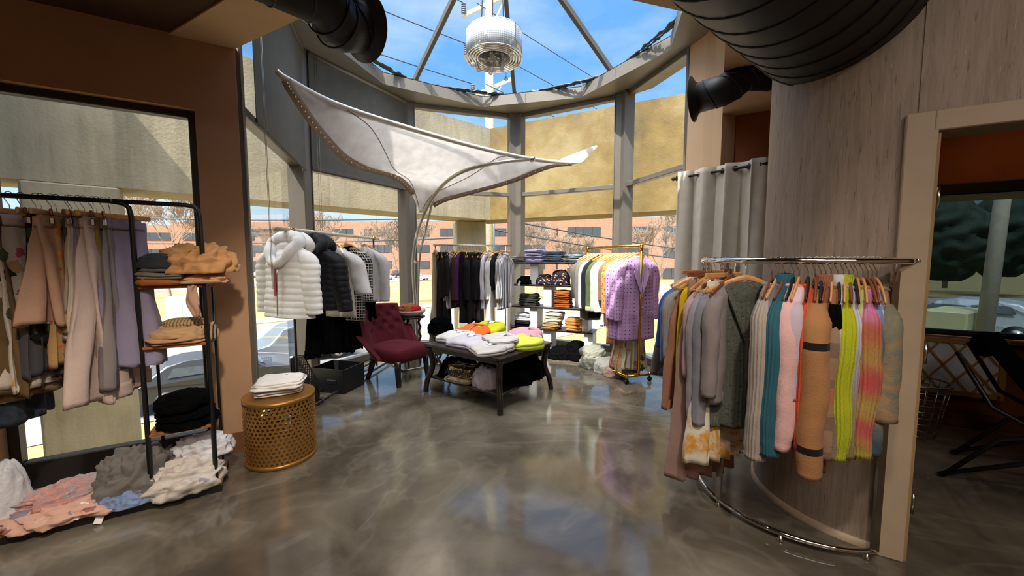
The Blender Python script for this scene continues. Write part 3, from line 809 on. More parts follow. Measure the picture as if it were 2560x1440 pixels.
# vehicles
def car(name, loc, rz, col, label, suv=False):
    c = thing(name, label, 'car', loc, rz)
    L, W, H = (4.7, 1.85, 1.7) if suv else (4.5, 1.78, 1.45)
    prof = [(-L / 2, .35), (-L / 2, .8), (-L / 2 + .05, .95), (-L * .43, 1.02 if suv else .95)]
    if suv: prof += [(-L * .40, H - .12), (-L * .3, H), (L * .02, H), (L * .14, H - .1), (L * .27, 1.02)]
    else: prof += [(-L * .3, H - .08), (-L * .2, H), (L * .03, H), (L * .12, H - .12), (L * .25, .98)]
    prof += [(L * .44, .86), (L / 2, .68), (L / 2, .35)]
    n = len(prof); m = MB(); vs = []
    for x, z in prof: vs += [(x, -W / 2 * (.8 if z > 1.2 else 1), z), (x, W / 2 * (.8 if z > 1.2 else 1), z)]
    fs = [(2 * k, 2 * k + 1, 2 * ((k + 1) % n) + 1, 2 * ((k + 1) % n)) for k in range(n)] + [tuple(range(0, 2 * n, 2)), tuple(range(1, 2 * n, 2))[::-1]]
    m.add(vs, fs); o = m.build('body', plain('car_paint_' + col[1:], col, .25, .3, .02), c); bevelmod(o, .06, 2)
    top = [p for p in prof if p[1] > 1.1]
    for s in (-1, 1):
        g = MB(); xs = [p[0] for p in top]; zt = H - .16; z0 = 1.04
        y0, y1 = s * (W / 2 + .005), s * (W / 2 * .83 + .012)
        a, b = min(xs) + .12, max(xs) + .15; mid = (a + b) / 2
        for u, v in ((a, mid - .05), (mid + .05, b)):
            g.add([(u - (.1 if u == a else 0), y0, z0), (v + (.25 if v == b else 0), y0, z0), (v - (.1 if v == b else 0), y1, zt), (u + .05, y1, zt)], [(0, 1, 2, 3)])
        g.build('side_windows', M['winglass'], c)
        for x in (-L * .3, L * .31):
            w = MB(); w.tube([(x, s * (W / 2 - .22), .33), (x, s * (W / 2 + .01), .33)], .33, 18); ww = w.build('wheel', M['blackm'], c)
            w = MB(); w.tube([(x, s * (W / 2), .33), (x, s * (W / 2 + .02), .33)], .2, 14); w.build('hub', M['steel'], ww)
    g = MB(); z0 = 1.0; a = L * .27 if suv else L * .25; b = L * .14 if suv else L * .12
    g.add([(a + .01, -W * .43, z0), (a + .01, W * .43, z0), (b + .03, W * .38, H - .14), (b + .03, -W * .38, H - .14)], [(0, 1, 2, 3)])
    g.build('windshield', M['winglass'], c)
    for s in (-1, 1):
        g = MB(); g.box((-L / 2 - .01, s * W * .38, .82), (.06, .3, .2), bev=.02); g.build('tail_light', plain('red_tail_light', '#c01818', .3), c)
        g = MB(); g.box((L / 2 - .05, s * W * .36, .7), (.1, .35, .14), bev=.02); g.build('headlight', plain('clear_lamp', '#e8eef0', .15), c)
    return c
rza = atan2(RD.y, RD.x)
car('suv', rd(4.2, -18.8), rza + pi, '#5f6a72', 'grey sport utility vehicle passing below the puffer jackets', True)
car('car', rd(1.2, -15.6), rza, '#3a3d42', 'dark car with a red tail light just beyond the tan wall strip')
for i, (px, py, col, lb) in enumerate(((1046, 697, '#dfe6ec', 'white parked car seen right of the canopy mast'), (958, 696, '#c4d2dc', 'pale blue parked car seen left of the canopy mast'), (1003, 690, '#33383d', 'dark parked car behind the canopy mast'), (657, 690, '#e6e6e6', 'white parked car seen beside the puffer jacket sleeve'))):
    p = at_z(px, py + 4, GZ); car('car', (p.x, p.y, GZ), radians(25), col, lb, i == 2)
car('car', (16.8, 14.2, GZ + 1.6), radians(120), '#dfe3e6', 'white car seen through the side room window')
m = MB(); m.prism([(11, 6), (40, 4), (44, 28), (16, 28)], GZ, GZ + 1.6); struct(m.build('ground_bank', M['walk']), 'raised pale parking area beyond the side room', 'pavement')
m = MB(); m.tube([(0, 0, 0), (.35, 0, 9)], [.2, .16], 12); tag(m.build('street_pole', M['polewood'], loc=(14.9, 12.0, GZ + 1.5)), 'pale leaning pole seen through the side room window', 'pole')
m = MB(); m.box((0, 0, .6), (2.2, 1, 1.2), bev=.05); tag(m.build('utility_box', plain('cream_box', '#d8cf9a', .7), loc=(15.0, 12.9, GZ + 1.6), rz=.5), 'cream utility box outside the side room window', 'utility box')
tb = thing('transformer_cabinet', 'pale green electrical cabinet on the lawn across the street', 'electrical cabinet', tuple(at_z(466, 803, GZ)), .5)
m = MB(); m.box((0, 0, .9), (1.9, 1.5, 1.8), bev=.04); m.build('cabinet', plain('pale_green_enamel', '#b9cdb4', .5), tb)
m = MB(); m.box((0, 0, .05), (2.2, 1.8, .1)); m.build('pad', M['walk'], tb)
for s in (-1, 1):
    m = MB(); m.box((s * .46, -.76, .85), (.88, .02, 1.5), bev=.005); m.build('cabinet_door', plain('pale_green_enamel', '#b9cdb4', .5), tb)
# ================================================================ clothes
def lerp(a, b, t): return a + (b - a) * t
def interp(levels, z):
    if z >= levels[0][0]: return levels[0][1:]
    for k in range(len(levels) - 1):
        z0, z1 = levels[k][0], levels[k + 1][0]
        if z <= z0 and z >= z1:
            t = (z0 - z) / max(1e-6, z0 - z1); t = t * t * (3 - 2 * t) if k else t
            return tuple(lerp(a, b, t) for a, b in zip(levels[k][1:], levels[k + 1][1:]))
    return levels[-1][1:]
def sp(v, e): return math.copysign(abs(v) ** e, v)
def cloth(m, levels, nseg=44, nring=34, fold=(0, .012, 5), seed=0, quilt=None, wob=.006, mi=0, tilt=0.0, ex=.85, hemr=.0):
    """hanging cloth: levels (z, half width, half depth, cx, cy) from the top down"""
    zt, zb = levels[0][0], levels[-1][0]
    am = max(l[1] for l in levels)
    vs = []; uvs = []; fs = []
    so = seed * 13.7
    def ring(z, k=1.0, dz=0.0):
        a, b, cx, cy = interp(levels, z)
        t = (zt - z) / (zt - zb)
        out = []
        for i in range(nseg):
            th = 2 * pi * i / nseg
            x = a * sp(cos(th), ex); y = b * sp(sin(th), ex)
            f = lerp(fold[0], fold[1], t) * sin(fold[2] * pi * (x / max(a, .02)) + so + 1.6 * noise.noise((z * 2.2, so, .3)))
            nx = noise.noise((x * 6 + so, z * 5, th * .6)) * wob * 2; ny = noise.noise((x * 7 + so + 9, z * 4.5, sin(th) * 1.3)) * wob * 2
            q = 0
            if quilt:
                q = quilt[1] * (abs(sin(pi * (z - zt) / quilt[0])) ** .55 - .6)
            hz = hemr * t * sin(2.5 * th + so) + tilt * t * x
            out.append(((x + nx + q * cos(th)) * k + cx, (y + f + ny + q * sp(sin(th), .6)) * k + cy, z + dz + hz))
        return out
    Z = [zt + (zb - zt) * (j / nring) for j in range(nring + 1)]
    rows = [(z, 1.0, 0) for z in Z]
    for (z, k, dz) in rows:
        vs += ring(z, k, dz); uvs += [(i / nseg * 4 * am, z - zt) for i in range(nseg)]
    vs += ring(zb, .9, .004); uvs += [(i / nseg * 4 * am, zb - zt) for i in range(nseg)]
    vs += ring(zb, .86, .06); uvs += [(i / nseg * 4 * am, zb - zt) for i in range(nseg)]
    R = len(rows) + 2
    for j in range(R - 1):
        for i in range(nseg):
            l = (i + 1) % nseg
            fs.append((j * nseg + i, j * nseg + l, (j + 1) * nseg + l, (j + 1) * nseg + i))
    fs.append(tuple(range(nseg))[::-1]); fs.append(tuple((R - 1) * nseg + i for i in range(nseg)))
    m.add(vs, fs, uvs, smooth=True, mi=mi); return m
def sleeve(m, s, sh, zs, L, r0, r1, seed, out=.05, fwd=0.0, quilt=None, cuff=True, mi=0, wr=.006, bend=0.0):
    N = max(14, int(L / (.009 if quilt else .02))); vs = []; uvs = []; fs = []; n = 20; so = seed * 7.3 + s
    for j in range(N + 3):
        t = min(1, j / N)
        zz = zs - .01 - L * t + .05 * max(0, 1 - t * 6) * 0
        x = s * (sh - .045 + (out + .05) * (1 - (1 - min(1, t * 3.2)) ** 2) + bend * t * t)
        y = fwd * t + .012 * noise.noise((t * 3, so, 0))
        r = lerp(r0, r1, t); k = 1.0
        if t < .1: r *= .6 + 4 * t
        dz = 0
        if j == N + 1: k = .85
        if j == N + 2: k = .8; dz = .05
        if quilt: r += quilt[1] * (abs(sin(pi * L * t / quilt[0])) ** .55 - .6)
        if cuff and t > .93: r *= .95
        for i in range(n):
            a = 2 * pi * i / n
            w = wr * (.8 * noise.noise((cos(a) * 1.2, zz * 5 + so, sin(a) * 1.2)) + .5 * noise.noise((cos(a) * 2.5 + so, zz * 1.5, sin(a) * 2.5)) + .12 * sin(zz * 55 + 2 * sin(a + so)))
            vs.append((x + (r * .95 + w) * cos(a) * k, y + (r * .8 + w) * sin(a) * k, zz + dz)); uvs.append((a / 6.283 * r0 * 6, -L * t))
    R = N + 3
    for j in range(R - 1):
        for i in range(n):
            l = (i + 1) % n; fs.append((j * n + i, j * n + l, (j + 1) * n + l, (j + 1) * n + i))
    fs.append(tuple(range(n))[::-1]); fs.append(tuple((R - 1) * n + i for i in range(n)))
    m.add(vs, fs, uvs, smooth=True, mi=mi); return m

# hangers: one of each kind, then copies
_hang = {}
def hanger_proto(kind):
    r = bpy.data.objects.new('clothes_hanger', None); r.empty_display_size = .05
    mat = {'wood': M['hang'], 'dark': M['hang_dark'], 'black': M['blackm'], 'clip': M['hang'], 'clipdark': M['hang_dark'], 'white': M['paper_white']}[kind]
    parts = []
    hk = MB(); pts = [(-.016 * cos(a), 0, .021 * sin(a) - .001) for a in [radians(-20 + 20 * k) for k in range(0, 12)]]
    pts += [(.014, 0, -.02), (.004, 0, -.04), (0, 0, -.05), (0, 0, -.1)]
    hk.tube([(y_, x_, z_) for x_, y_, z_ in pts], .0022, 6); parts.append(('hook', hk, M['steel']))
    b = MB()
    if kind.startswith('clip'):
        b.box((0, 0, -.085), (.36, .013, .03), bev=.005); parts.append(('bar', b, mat))
        for s in (-1, 1):
            c = MB(); c.tube([(s * .12, 0, -.095), (s * .12, 0, -.112)], .002, 6); c.box((s * .12, 0, -.128), (.032, .018, .034), bev=.004); parts.append(('clip', c, M['steel']))
    else:
        P = []; R = []
        for k in range(25):
            x = -.205 + .41 * k / 24; f = abs(x) / .205
            P.append((x, .012 * f * f, -.092 - .088 * f ** 1.35)); R.append(.0165 - .007 * f)
        b.tube(P, R, 10, ell=(.45, 1.0) if kind != 'black' else (.5, 1.15)); parts.append(('arms', b, mat))
        if kind in ('wood', 'dark'):
            c = MB(); c.tube([(-.19, .01, -.175), (.19, .01, -.175)], .0045, 8); parts.append(('trouser_bar', c, mat))
    me = [(n, m_.mesh(n, mt)) for n, m_, mt in parts]
    return me
def hang(kind, pos, yaw, what, group):
    what = ' '.join(what.split()[:9])
    if kind not in _hang: _hang[kind] = hanger_proto(kind)
    desc = {'wood': 'light wooden hanger', 'dark': 'reddish brown wooden hanger', 'black': 'black plastic hanger', 'clip': 'light wooden clip hanger', 'clipdark': 'reddish brown clip hanger', 'white': 'white plastic hanger'}[kind]
    r = thing('clothes_hanger', '%s holding the %s' % (desc, what), 'hanger', pos, yaw, 'hangers ' + group)
    for n, me in _hang[kind]:
        o = bpy.data.objects.new(n, me); COL.objects.link(o); o.parent = r
    return r
def ybz(px_y, depth): return EYE - (px_y - 646) / FOC * depth
_seed = [11]
def top(name, label, cat, pos, yaw, mat, L, sh=.2, w=.225, b=.05, sl=.55, sr=(.07, .05), slm=None, neck='crew', fold=(0, .012, 4), quilt=None, hem=None, flare=0, group=None, out=.04, fwd=0.0, knit=False, tilt=0.0, collar_mat=None, cuff_mat=None, bend=0.0, wr=.007):
    _seed[0] += 1; sd = _seed[0]
    g = thing(name, label, cat, pos, yaw, group)
    zs = -.185
    lev = [(-.118, .07, .03, 0, 0), (-.135, .105, .034, 0, 0), (zs, sh - .015, .04, 0, 0), (zs - .05, sh + .005, b * .9, 0, 0), (zs - .2, w, b, 0, 0), (-.08 - L, w + flare, b + flare * .15, 0, 0)]
    m = MB(); cloth(m, lev, 44, max(24, int(L / (.009 if quilt else .025))), fold, sd, quilt, tilt=tilt)
    m.build('body', mat, g)
    if sl:
        for s in (-1, 1):
            m = MB(); sleeve(m, s, sh, zs + .005, sl, sr[0], sr[1], sd + s, out, fwd, quilt, bend=bend, wr=wr); o = m.build('sleeve', slm or mat, g)
            if cuff_mat:
                c = MB(); x = s * (sh + out + .005 + bend); z = zs - sl
                c.tube([(x, fwd, z + .05), (x, fwd, z + .0), (x, fwd, z - .012)], [sr[1] * 1.06, sr[1] * 1.1, sr[1] * 1.06], 18, ell=(1, .85)); c.build('cuff', cuff_mat, o)
    cm = collar_mat or mat
    m = MB()
    if neck == 'crew':
        m.tube([(.08 * cos(a), .036 * sin(a), -.122 - .012 * (sin(a) < 0) * abs(sin(a))) for a in [2 * pi * k / 24 for k in range(24)]], .011, 8, closed=True); m.build('neckline', cm, g)
    elif neck == 'turtle':
        m.lathe([(.058, -.066), (.066, -.075), (.07, -.11), (.078, -.145)], n=24, cap=False); m.v = [(x, y * .55, z) for x, y, z in m.v]
        o = m.build('turtleneck', cm, g); solidify(o, .008)
    elif neck == 'shirt':
        for s in (-1, 1):
            m.add([(s * .012, -.052, -.185), (s * .075, -.048, -.195), (s * .085, -.03, -.135), (s * .07, -.02, -.095), (s * .04, .03, -.09), (0, .036, -.09), (0, .04, -.125), (s * .05, -.03, -.13)], [(0, 1, 2, 7), (7, 2, 3, 4), (4, 5, 6, 7)])
        o = m.build('collar', cm, g); solidify(o, .006)
    return g
def skirt(name, label, cat, pos, yaw, mat, L, a0=.14, a1=.24, b0=.02, b1=.06, fold=(.004, .03, 6), z0=-.115, group=None, nseg=56, tilt=0.0, band=None, hemr=.01):
    _seed[0] += 1
    g = thing(name, label, cat, pos, yaw, group); m = MB()
    cloth(m, [(z0, a0, b0, 0, 0), (z0 - .04, a0 * 1.02, b0 * 1.1, 0, 0), (z0 - L * .4, lerp(a0, a1, .55), lerp(b0, b1, .6), 0, 0), (z0 - L, a1, b1, 0, 0)], nseg, max(24, int(L / .03)), fold, _seed[0], tilt=tilt, hemr=hemr)
    m.build('body', mat, g)
    if band:
        m = MB(); cloth(m, [(z0 + .006, a0 * 1.03, b0 * 1.2, 0, 0), (z0 - .04, a0 * 1.04, b0 * 1.3, 0, 0)], 40, 2, (0, 0, 1), 1, wob=.001); m.build('waistband', band, g)
    return g
def pants(name, label, pos, yaw, mat, L, a0=.15, a1=.14, b0=.018, b1=.035, group=None, fold=(.002, .018, 3), tilt=0.0, shift=.02, band=None, cat='trousers', z0=-.115, cuffh=0, hemr=.008):
    _seed[0] += 1; sd = _seed[0]
    g = thing(name, label, cat, pos, yaw, group)
    for k, (n, sx, sy) in enumerate((('front_leg', shift, -b0 * .9), ('back_leg', -shift, b0 * .9))):
        m = MB(); cloth(m, [(z0, a0, b0, 0, sy * .6), (z0 - .05, a0 * 1.01, b0, 0, sy * .6), (z0 - L * .3, lerp(a0, a1, .2) , lerp(b0, b1, .4), sx * .3, sy), (z0 - L * (1 - .03 * k), a1, b1, sx, sy * 2.2)], 36, max(26, int(L / .03)), fold, sd + k * 3, tilt=tilt, hemr=hemr)
        o = m.build(n, mat, g)
        if cuffh and k == 0:
            m = MB(); zb = z0 - L
            cloth(m, [(zb + cuffh, a1 * 1.01, b1 * 1.05 + .004, sx, sy * 2.1), (zb - .004, a1 * 1.03, b1 * 1.08 + .004, sx, sy * 2.2)], 36, 4, (fold[1], fold[1], fold[2]), sd, hemr=hemr); m.build('hem_cuff', mat, o)
    m = MB(); cloth(m, [(z0 + .004, a0 * 1.02, b0 * 1.9, 0, 0), (z0 - .045, a0 * 1.03, b0 * 2.0, 0, 0)], 36, 3, (0, 0, 1), sd, wob=.002); m.build('waistband', band or mat, g)
    return g
def htag(g, x, y, z, s=.03, col=None):
    m = MB(); m.box((x, y, z), (s, .002, s * 1.8)); o = m.build('price_tag', M['paper_white'], g); return o

# folded / crumpled things -------------------------------------------------
def folded_mesh(w, d, h, layers=3, seed=0, ex=.38, wr=.006, slump=.0, nx=52, bulge=.008, crease=.5):
    m = MB(); vs = []; uvs = []; fs = []; so = seed * 5.1
    rows = []
    per = 6
    for L_ in range(layers):
        rnd = random.Random(seed * 31 + L_); dx, dy, ds = rnd.uniform(-.03, .03) * w, rnd.uniform(-.03, .03) * d, rnd.uniform(-.05, .02)
        for j in range(per):
            f = j / (per - 1); z = h * (L_ + f) / layers
            rows.append((z, 1 + ds - .09 + .09 * sin(pi * f) ** .5, dx, dy))
    zt = h
    for (k, dz) in ((.93, .004), (.8, .008), (.62, .01), (.42, .011), (.2, .012), (.02, .012)):
        rows.append((zt + dz, k, rows[-1][2], rows[-1][3]))
    R = len(rows)
    for j, (z, k, dx, dy) in enumerate(rows):
        for i in range(nx):
            th = 2 * pi * i / nx
            x = w / 2 * sp(cos(th), ex) * k + dx; y = d / 2 * sp(sin(th), ex) * k + dy
            n1 = noise.noise((x * 9 + so, y * 9, so)); n2 = noise.noise((x * 22 + so, y * 22, z * 30 + so))
            f = z / max(h, 1e-4)
            zz = z + (wr * 2.2 * n1 + wr * n2) * min(1, f * 1.2) - slump * f * (x / (w / 2)) ** 2
            rr = 1 + (n2 * wr * 1.6 + wr * noise.noise((th * 2, z * 40, so))) / max(w, d) * 2
            if zz < 0: zz = 0
            vs.append((x * rr, y * rr, zz)); uvs.append((x, y + z))
    for j in range(R - 1):
        for i in range(nx):
            l = (i + 1) % nx; fs.append((j * nx + i, j * nx + l, (j + 1) * nx + l, (j + 1) * nx + i))
    fs.append(tuple(range(nx))[::-1]); fs.append(tuple((R - 1) * nx + i for i in range(nx)))
    m.add(vs, fs, uvs, smooth=True); return m
def puffy_mesh(w, d, h, seed=0, ex=.42, wr=.007, nx=96):
    # a folded sweatshirt: soft domed slab with a rolled front fold and side tucks
    m = MB(); vs = []; uvs = []; fs = []; so = seed * 4.3
    prof = [(.95, 0), (.985, .1), (1, .25), (.99, .42), (.965, .47), (.985, .54), (.985, .7), (.95, .85), (.88, .94), (.82, .965), (.74, .98), (.66, .99), (.58, 1), (.49, 1), (.4, 1), (.3, 1), (.21, 1), (.12, 1.0), (.01, 1.0)]
    for j, (k, zf) in enumerate(prof):
        for i in range(nx):
            th = 2 * pi * i / nx
            x = w / 2 * sp(cos(th), ex) * k; y = d / 2 * sp(sin(th), ex) * k
            n1 = noise.noise((x * 7 + so, y * 7, so)); n2 = 1 - abs(noise.noise((x * 9 + so, y * 5 + x * 3, so + 3))) * 2
            taper = 1 - .16 * (y / (d / 2) if y > 0 else 0)
            z = h * zf * (1 - .35 * max(0, -y / (d / 2)) ** 1.5) + zf * (wr * 1.6 * n1 + wr * .9 * n2)
            ya = y / d + .5                                             # 0 at the front fold, 1 at the neck
            for s_ in (-1, 1):
                ln = (x * s_ - w * (.16 + .2 * ya)) / (.045 * w / .4); z += zf * .016 * math.exp(-ln * ln) - zf * .012 * math.exp(-((ln - 1.6) ** 2))
            z -= zf * .03 * math.exp(-(x / .07) ** 2 - ((y - d * .34) / .045) ** 2)
            yy = y - .03 * math.exp(-(x / .07) ** 2) * (1 if y > 0 else 0) * (y / (d / 2))
            vs.append((x * taper * (1 + .02 * n1), yy * (1 + .02 * n1), max(0, z))); uvs.append((x, y))
    R = len(prof)
    for j in range(R - 1):
        for i in range(nx):
            l = (i + 1) % nx; fs.append((j * nx + i, j * nx + l, (j + 1) * nx + l, (j + 1) * nx + i))
    fs.append(tuple(range(nx))[::-1]); fs.append(tuple((R - 1) * nx + i for i in range(nx)))
    m.add(vs, fs, uvs, smooth=True); return m
def folded(name, label, cat, loc, rz, mat, w=.3, d=.25, h=.06, layers=3, seed=0, group=None, tagged=False, **k):
    g = thing(name, label, cat, loc, rz, group)
    folded_mesh(w, d, h, layers, seed, **k).build('cloth', mat, g)
    if tagged:
        m = MB(); m.box((w * .1, -d * .5 - .004, h * .45), (.035, .002, .06), bev=0); o = m.build('price_tag', M['paper_white'], g)
    return g
def crumple_mesh(w, d, h, seed=0, rough=.3, ridg=.85, nx=72, ny=40, flat=1.0):
    m = MB(); so = seed * 3.7; vs = []; uvs = []; fs = []
    for j in range(ny + 1):
        ph = pi / 2 * j / ny
        for i in range(nx):
            th = 2 * pi * i / nx
            dx, dy, dz = cos(th) * cos(ph) ** .8, sin(th) * cos(ph) ** .8, sin(ph)
            p = Vector((dx * 1.3 + so, dy * 1.3, dz * 1.3))
            q = Vector((p.x * .8 + .5 * noise.noise(p * .9), p.y * 1.5, p.z * 1.1))
            n1 = noise.noise(p * .9) + .45 * noise.noise(p * 1.8)
            n2 = 1 - abs(noise.noise(q * 1.9)) * 2.4; n3 = 1 - abs(noise.noise(q * 4.2 + Vector((3, 1, 2)))) * 2
            n4 = sin(12 * (p.x * cos(so) + p.y * sin(so)) + 5 * noise.noise(p * 1.3) + 6 * p.z)
            s = 1 + rough * n1 * .45 + ridg * .09 * n2 + ridg * .05 * n3 + ridg * .055 * n4
            x, y, z = dx * w / 2 * s, dy * d / 2 * s, (dz ** .75) * h * s * (1 - .15 * (1 - flat))
            vs.append((x, y, max(0, z))); uvs.append((x, y + z))
    for j in range(ny):
        for i in range(nx):
            l = (i + 1) % nx; fs.append((j * nx + i, j * nx + l, (j + 1) * nx + l, (j + 1) * nx + i))
    fs.append(tuple(range(nx))[::-1])
    m.add(vs, fs, uvs, smooth=True); return m
def crumpled(name, label, cat, loc, rz, mat, w=.3, d=.25, h=.1, seed=0, group=None, **k):
    g = thing(name, label, cat, loc, rz, group)
    crumple_mesh(w, d, h, seed, **k).build('cloth', mat, g); return g
F = fabric
# ================================================================ black pipe rack with shelves by the left window
RK0 = Vector((-1.91, 2.38, 0)); RKZ = 1.82
def rk(t, off=0, z=0): p = RK0 - LW * t + LN * off; return Vector((p.x, p.y, z))
rzl = atan2(LW.y, LW.x)
lr = thing('clothes_rack', 'black pipe rack with pine shelves along the left window', 'clothes rack')
m = MB(); r_ = .013
m.tube([rk(1.5, 0, RKZ), rk(.06, 0, RKZ), rk(.025, 0, RKZ - .008), rk(.006, 0, RKZ - .03), rk(0, 0, RKZ - .07), rk(0, 0, 0)], r_, 12); m.build('rail', M['black'], lr)
m = MB(); m.tube([rk(.40, 0, RKZ), rk(.34, 0, RKZ - .01), rk(.318, 0, RKZ - .03), rk(.31, 0, RKZ - .08), rk(.31, 0, 0)], r_, 12); m.build('upright', M['black'], lr)
for t in (0, .31):
    m = MB(); m.tube([rk(t, .3, 0), rk(t, .3, 1.36)], .009, 10); m.build('rear_post', M['black'], lr)
for z in (.97, .44, 1.33):
    m = MB(); m.box(rk(.155, .15, z), (.315, .32, .018), rot=rzl, bev=.003); m.build('shelf', M['pine'], lr)
    m = MB(); m.beam(rk(0, 0, z - .015), rk(0, .3, z - .015), .014, .014); m.beam(rk(.31, 0, z - .015), rk(.31, .3, z - .015), .014, .014); m.build('shelf_bracket', M['black'], lr)
m = MB(); m.box(rk(.72, .15, .045), (1.5, .34, .022), rot=rzl, bev=.003); m.build('base_board', M['pine'], lr)
m = MB(); m.box(rk(.72, -.012, .022), (1.5, .02, .04), rot=rzl); m.box(rk(.72, .31, .022), (1.5, .02, .04), rot=rzl); m.build('base_frame', M['black'], lr)

gl = 'trousers on the black rack'
perp = atan2(LN.y, LN.x)          # across the rail
linenp = F('rosy_beige_linen', 'plain', ('#c39a80',)); cream = F('cream_crinkle_cotton', 'plain', ('#d3c4b0',), knit=9)
spec = [
 (.80, 42, F('khaki_linen', 'plain', ('#8d744f',)), 1010, .17, .2, 'clip', 'wide khaki linen trousers with a striped sash at the far left of the black rack'),
 (.765, 0, F('olive_brown_linen', 'plain', ('#6d5636',)), 1000, .14, .16, 'clipdark', 'olive brown linen trousers next to the khaki pair'),
 (.725, 20, F('tapestry_floral', 'floral', ('#cdbfae', '#c25a6a', '#50603f', '#2e2b26', '#d7cdbd', '#b99a6a'), sc=11), 975, .15, .17, 'clip', 'cream tapestry trousers printed with a pink flower'),
 (.672, -8, F('black_foliage_print', 'floral', ('#131412', '#2f4a2a', '#1a1a18', '#39543a', '#141414'), sc=12), 860, .11, .13, 'clipdark', 'black trousers with dark green foliage print'),
 (.655, 6, F('charcoal_grey_denim', 'plain', ('#4d4c50',)), 950, .105, .12, 'clip', 'charcoal grey trousers between the black print and rosy linen pairs'),
 (.618, -18, F('ochre_floral', 'floral', ('#b98f5c', '#d0762f', '#8b5c2c', '#c99c63'), sc=14), 930, .085, .095, 'clipdark', 'ochre trousers with small orange flowers'),
 (.60, 10, linenp, 815, .15, .2, 'clip', 'cropped flared rosy beige linen trousers'),
 (.553, -18, F('washed_grey_linen', 'plain', ('#5c5a56',)), 998, .085, .1, 'clipdark', 'washed dark grey trousers hanging lowest behind the cream crinkle pair'),
 (.543, -12, cream, 862, .1, .11, 'clip', 'cream crinkle cotton trousers with rolled hem'),
 (.518, 0, F('straw_linen', 'plain', ('#a88f5c',)), 845, .09, .11, 'clipdark', 'straw yellow linen trousers'),
 (.496, -10, F('brown_cream_stripe', 'stripe', ('#b9a98d', '#4c3c30'), sc=26), 945, .12, .12, 'clip', 'brown and cream striped trousers'),
 (.462, -14, F('old_gold_cotton', 'plain', ('#8a7343',)), 925, .09, .1, 'clipdark', 'old gold cotton trousers'),
 (.448, 8, F('pale_blush_linen', 'plain', ('#c5ada1',)), 1008, .14, .22, 'clip', 'long pale blush linen trousers with deep hem cuffs'),
 (.418, -14, F('taupe_grey_cotton', 'plain', ('#857b79',)), 985, .085, .1, 'clipdark', 'taupe grey trousers squeezed between blush and lavender pairs'),
 (.395, 52, F('lavender_grey_twill', 'plain', ('#8f859b',)), 930, .15, .19, 'clip', 'wide lavender grey trousers at the right end of the rack'),
 (.86, 20, F('dark_frayed_denim', 'tie', ('#1d242d', '#39434e', '#20262e'), sc=8), 1085, .17, .2, 'clip', 'dark frayed denim trousers hanging lowest at the far left'),
]
for t, off, mat, yb, a0, a1, hk, lb in spec:
    p = rk(t, 0, RKZ); yaw = perp - radians(off)
    dpt = p.y - .06
    L = RKZ - .115 - ybz(yb, dpt)
    short = lb.split(' trousers')[0] + ' trousers'
    hang(hk, p, yaw, short + ' on the black rack', 'on the black rack')
    g = pants('trousers', lb, p, yaw, mat, L, a0, a1, .015, .03 if a1 < .18 else .04, gl, fold=(.002, .02 if a1 > .15 else .012, 3.2), tilt=random.uniform(-.05, .05), shift=.085 if 'blush' in lb else .05 if 'rosy' in lb else .02, cuffh=.08 if 'cuffs' in lb or 'rolled' in lb else 0)
    if 'sash' in lb:
        m = MB(); cloth(m, [(-.118, a0 * 1.05, .04, 0, 0), (-.2, a0 * 1.06, .045, 0, 0)], 36, 4, (.003, .003, 5), 3); m.build('sash', F('striped_sash', 'stripe', ('#c4b594', '#3d3327'), sc=40), g)

# folded clothes on the shelves
def onshelf(t, off, z): return rk(t, off, z)
gs = 'folded clothes on the pine shelves'
folded('folded_jeans', 'rust tan folded trousers at the bottom of the top pine shelf pile', 'folded clothes', rk(.2, .1, 1.34), rzl, F('rust_tan_twill', 'plain', ('#a8622c',)), .22, .3, .035, 1, 1, gs)
folded('folded_jeans', 'grey brown folded trousers above the rust pair on the top pine shelf', 'folded clothes', rk(.2, .1, 1.377), rzl, F('grey_brown_twill', 'plain', ('#7d705f',)), .22, .3, .035, 2, 2, gs)
folded('folded_jeans', 'slate grey folded trousers in the middle of the top pine shelf pile', 'folded clothes', rk(.2, .1, 1.42), rzl, F('slate_twill', 'plain', ('#5f5e63',)), .22, .3, .02, 1, 3, gs)
crumpled('folded_jeans', 'charcoal heathered jeans on top of the left pile on the top pine shelf', 'folded clothes', rk(.21, .1, 1.445), rzl, F('charcoal_heather', 'plain', ('#33353a',)), .25, .3, .085, 4, gs, rough=.15, ridg=.35)
folded('folded_trousers', 'pale pink trousers spilling over the top pine shelf edge, under piece', 'folded clothes', rk(.02, .1, 1.345), rzl + .2, F('camel_pink_twill', 'plain', ('#cf9d74',)), .24, .3, .06, 2, 5, gs, wr=.014, slump=.02)
crumpled('folded_trousers', 'camel trousers bunched on the right of the top pine shelf', 'folded clothes', rk(.04, .1, 1.41), rzl + .3, F('camel_twill', 'plain', ('#c8935f',)), .36, .34, .15, 6, gs, rough=.45, ridg=1.4)
m = MB(); m.grid(lambda u, v: rk(.075 - u * .05 + .012 * sin(v * 5), -.03 + .01 * sin(u * 9), 1.34 - v * .2) + Vector((.01 * sin(v * 7 + u * 5), 0, 0)), 6, 14)
o = solidify(m.build('trouser_belt', F('rosy_beige_linen'), None), .008); tag(o, 'rosy fabric belt dangling below the top pine shelf', 'belt')
folded('folded_shirt', 'sandy folded shirt at the bottom of the middle pine shelf', 'folded clothes', rk(.15, .12, .98), rzl, F('sandy_pink_cotton', 'plain', ('#bb8f6c',)), .28, .32, .04, 2, 7, gs, wr=.01)
crumpled('folded_shirt', 'beige folded shirt with a dark label on the middle pine shelf', 'folded clothes', rk(.15, .12, 1.02), rzl, F('beige_cotton', 'plain', ('#c09a70',)), .28, .32, .07, 8, gs, rough=.2, ridg=.5)
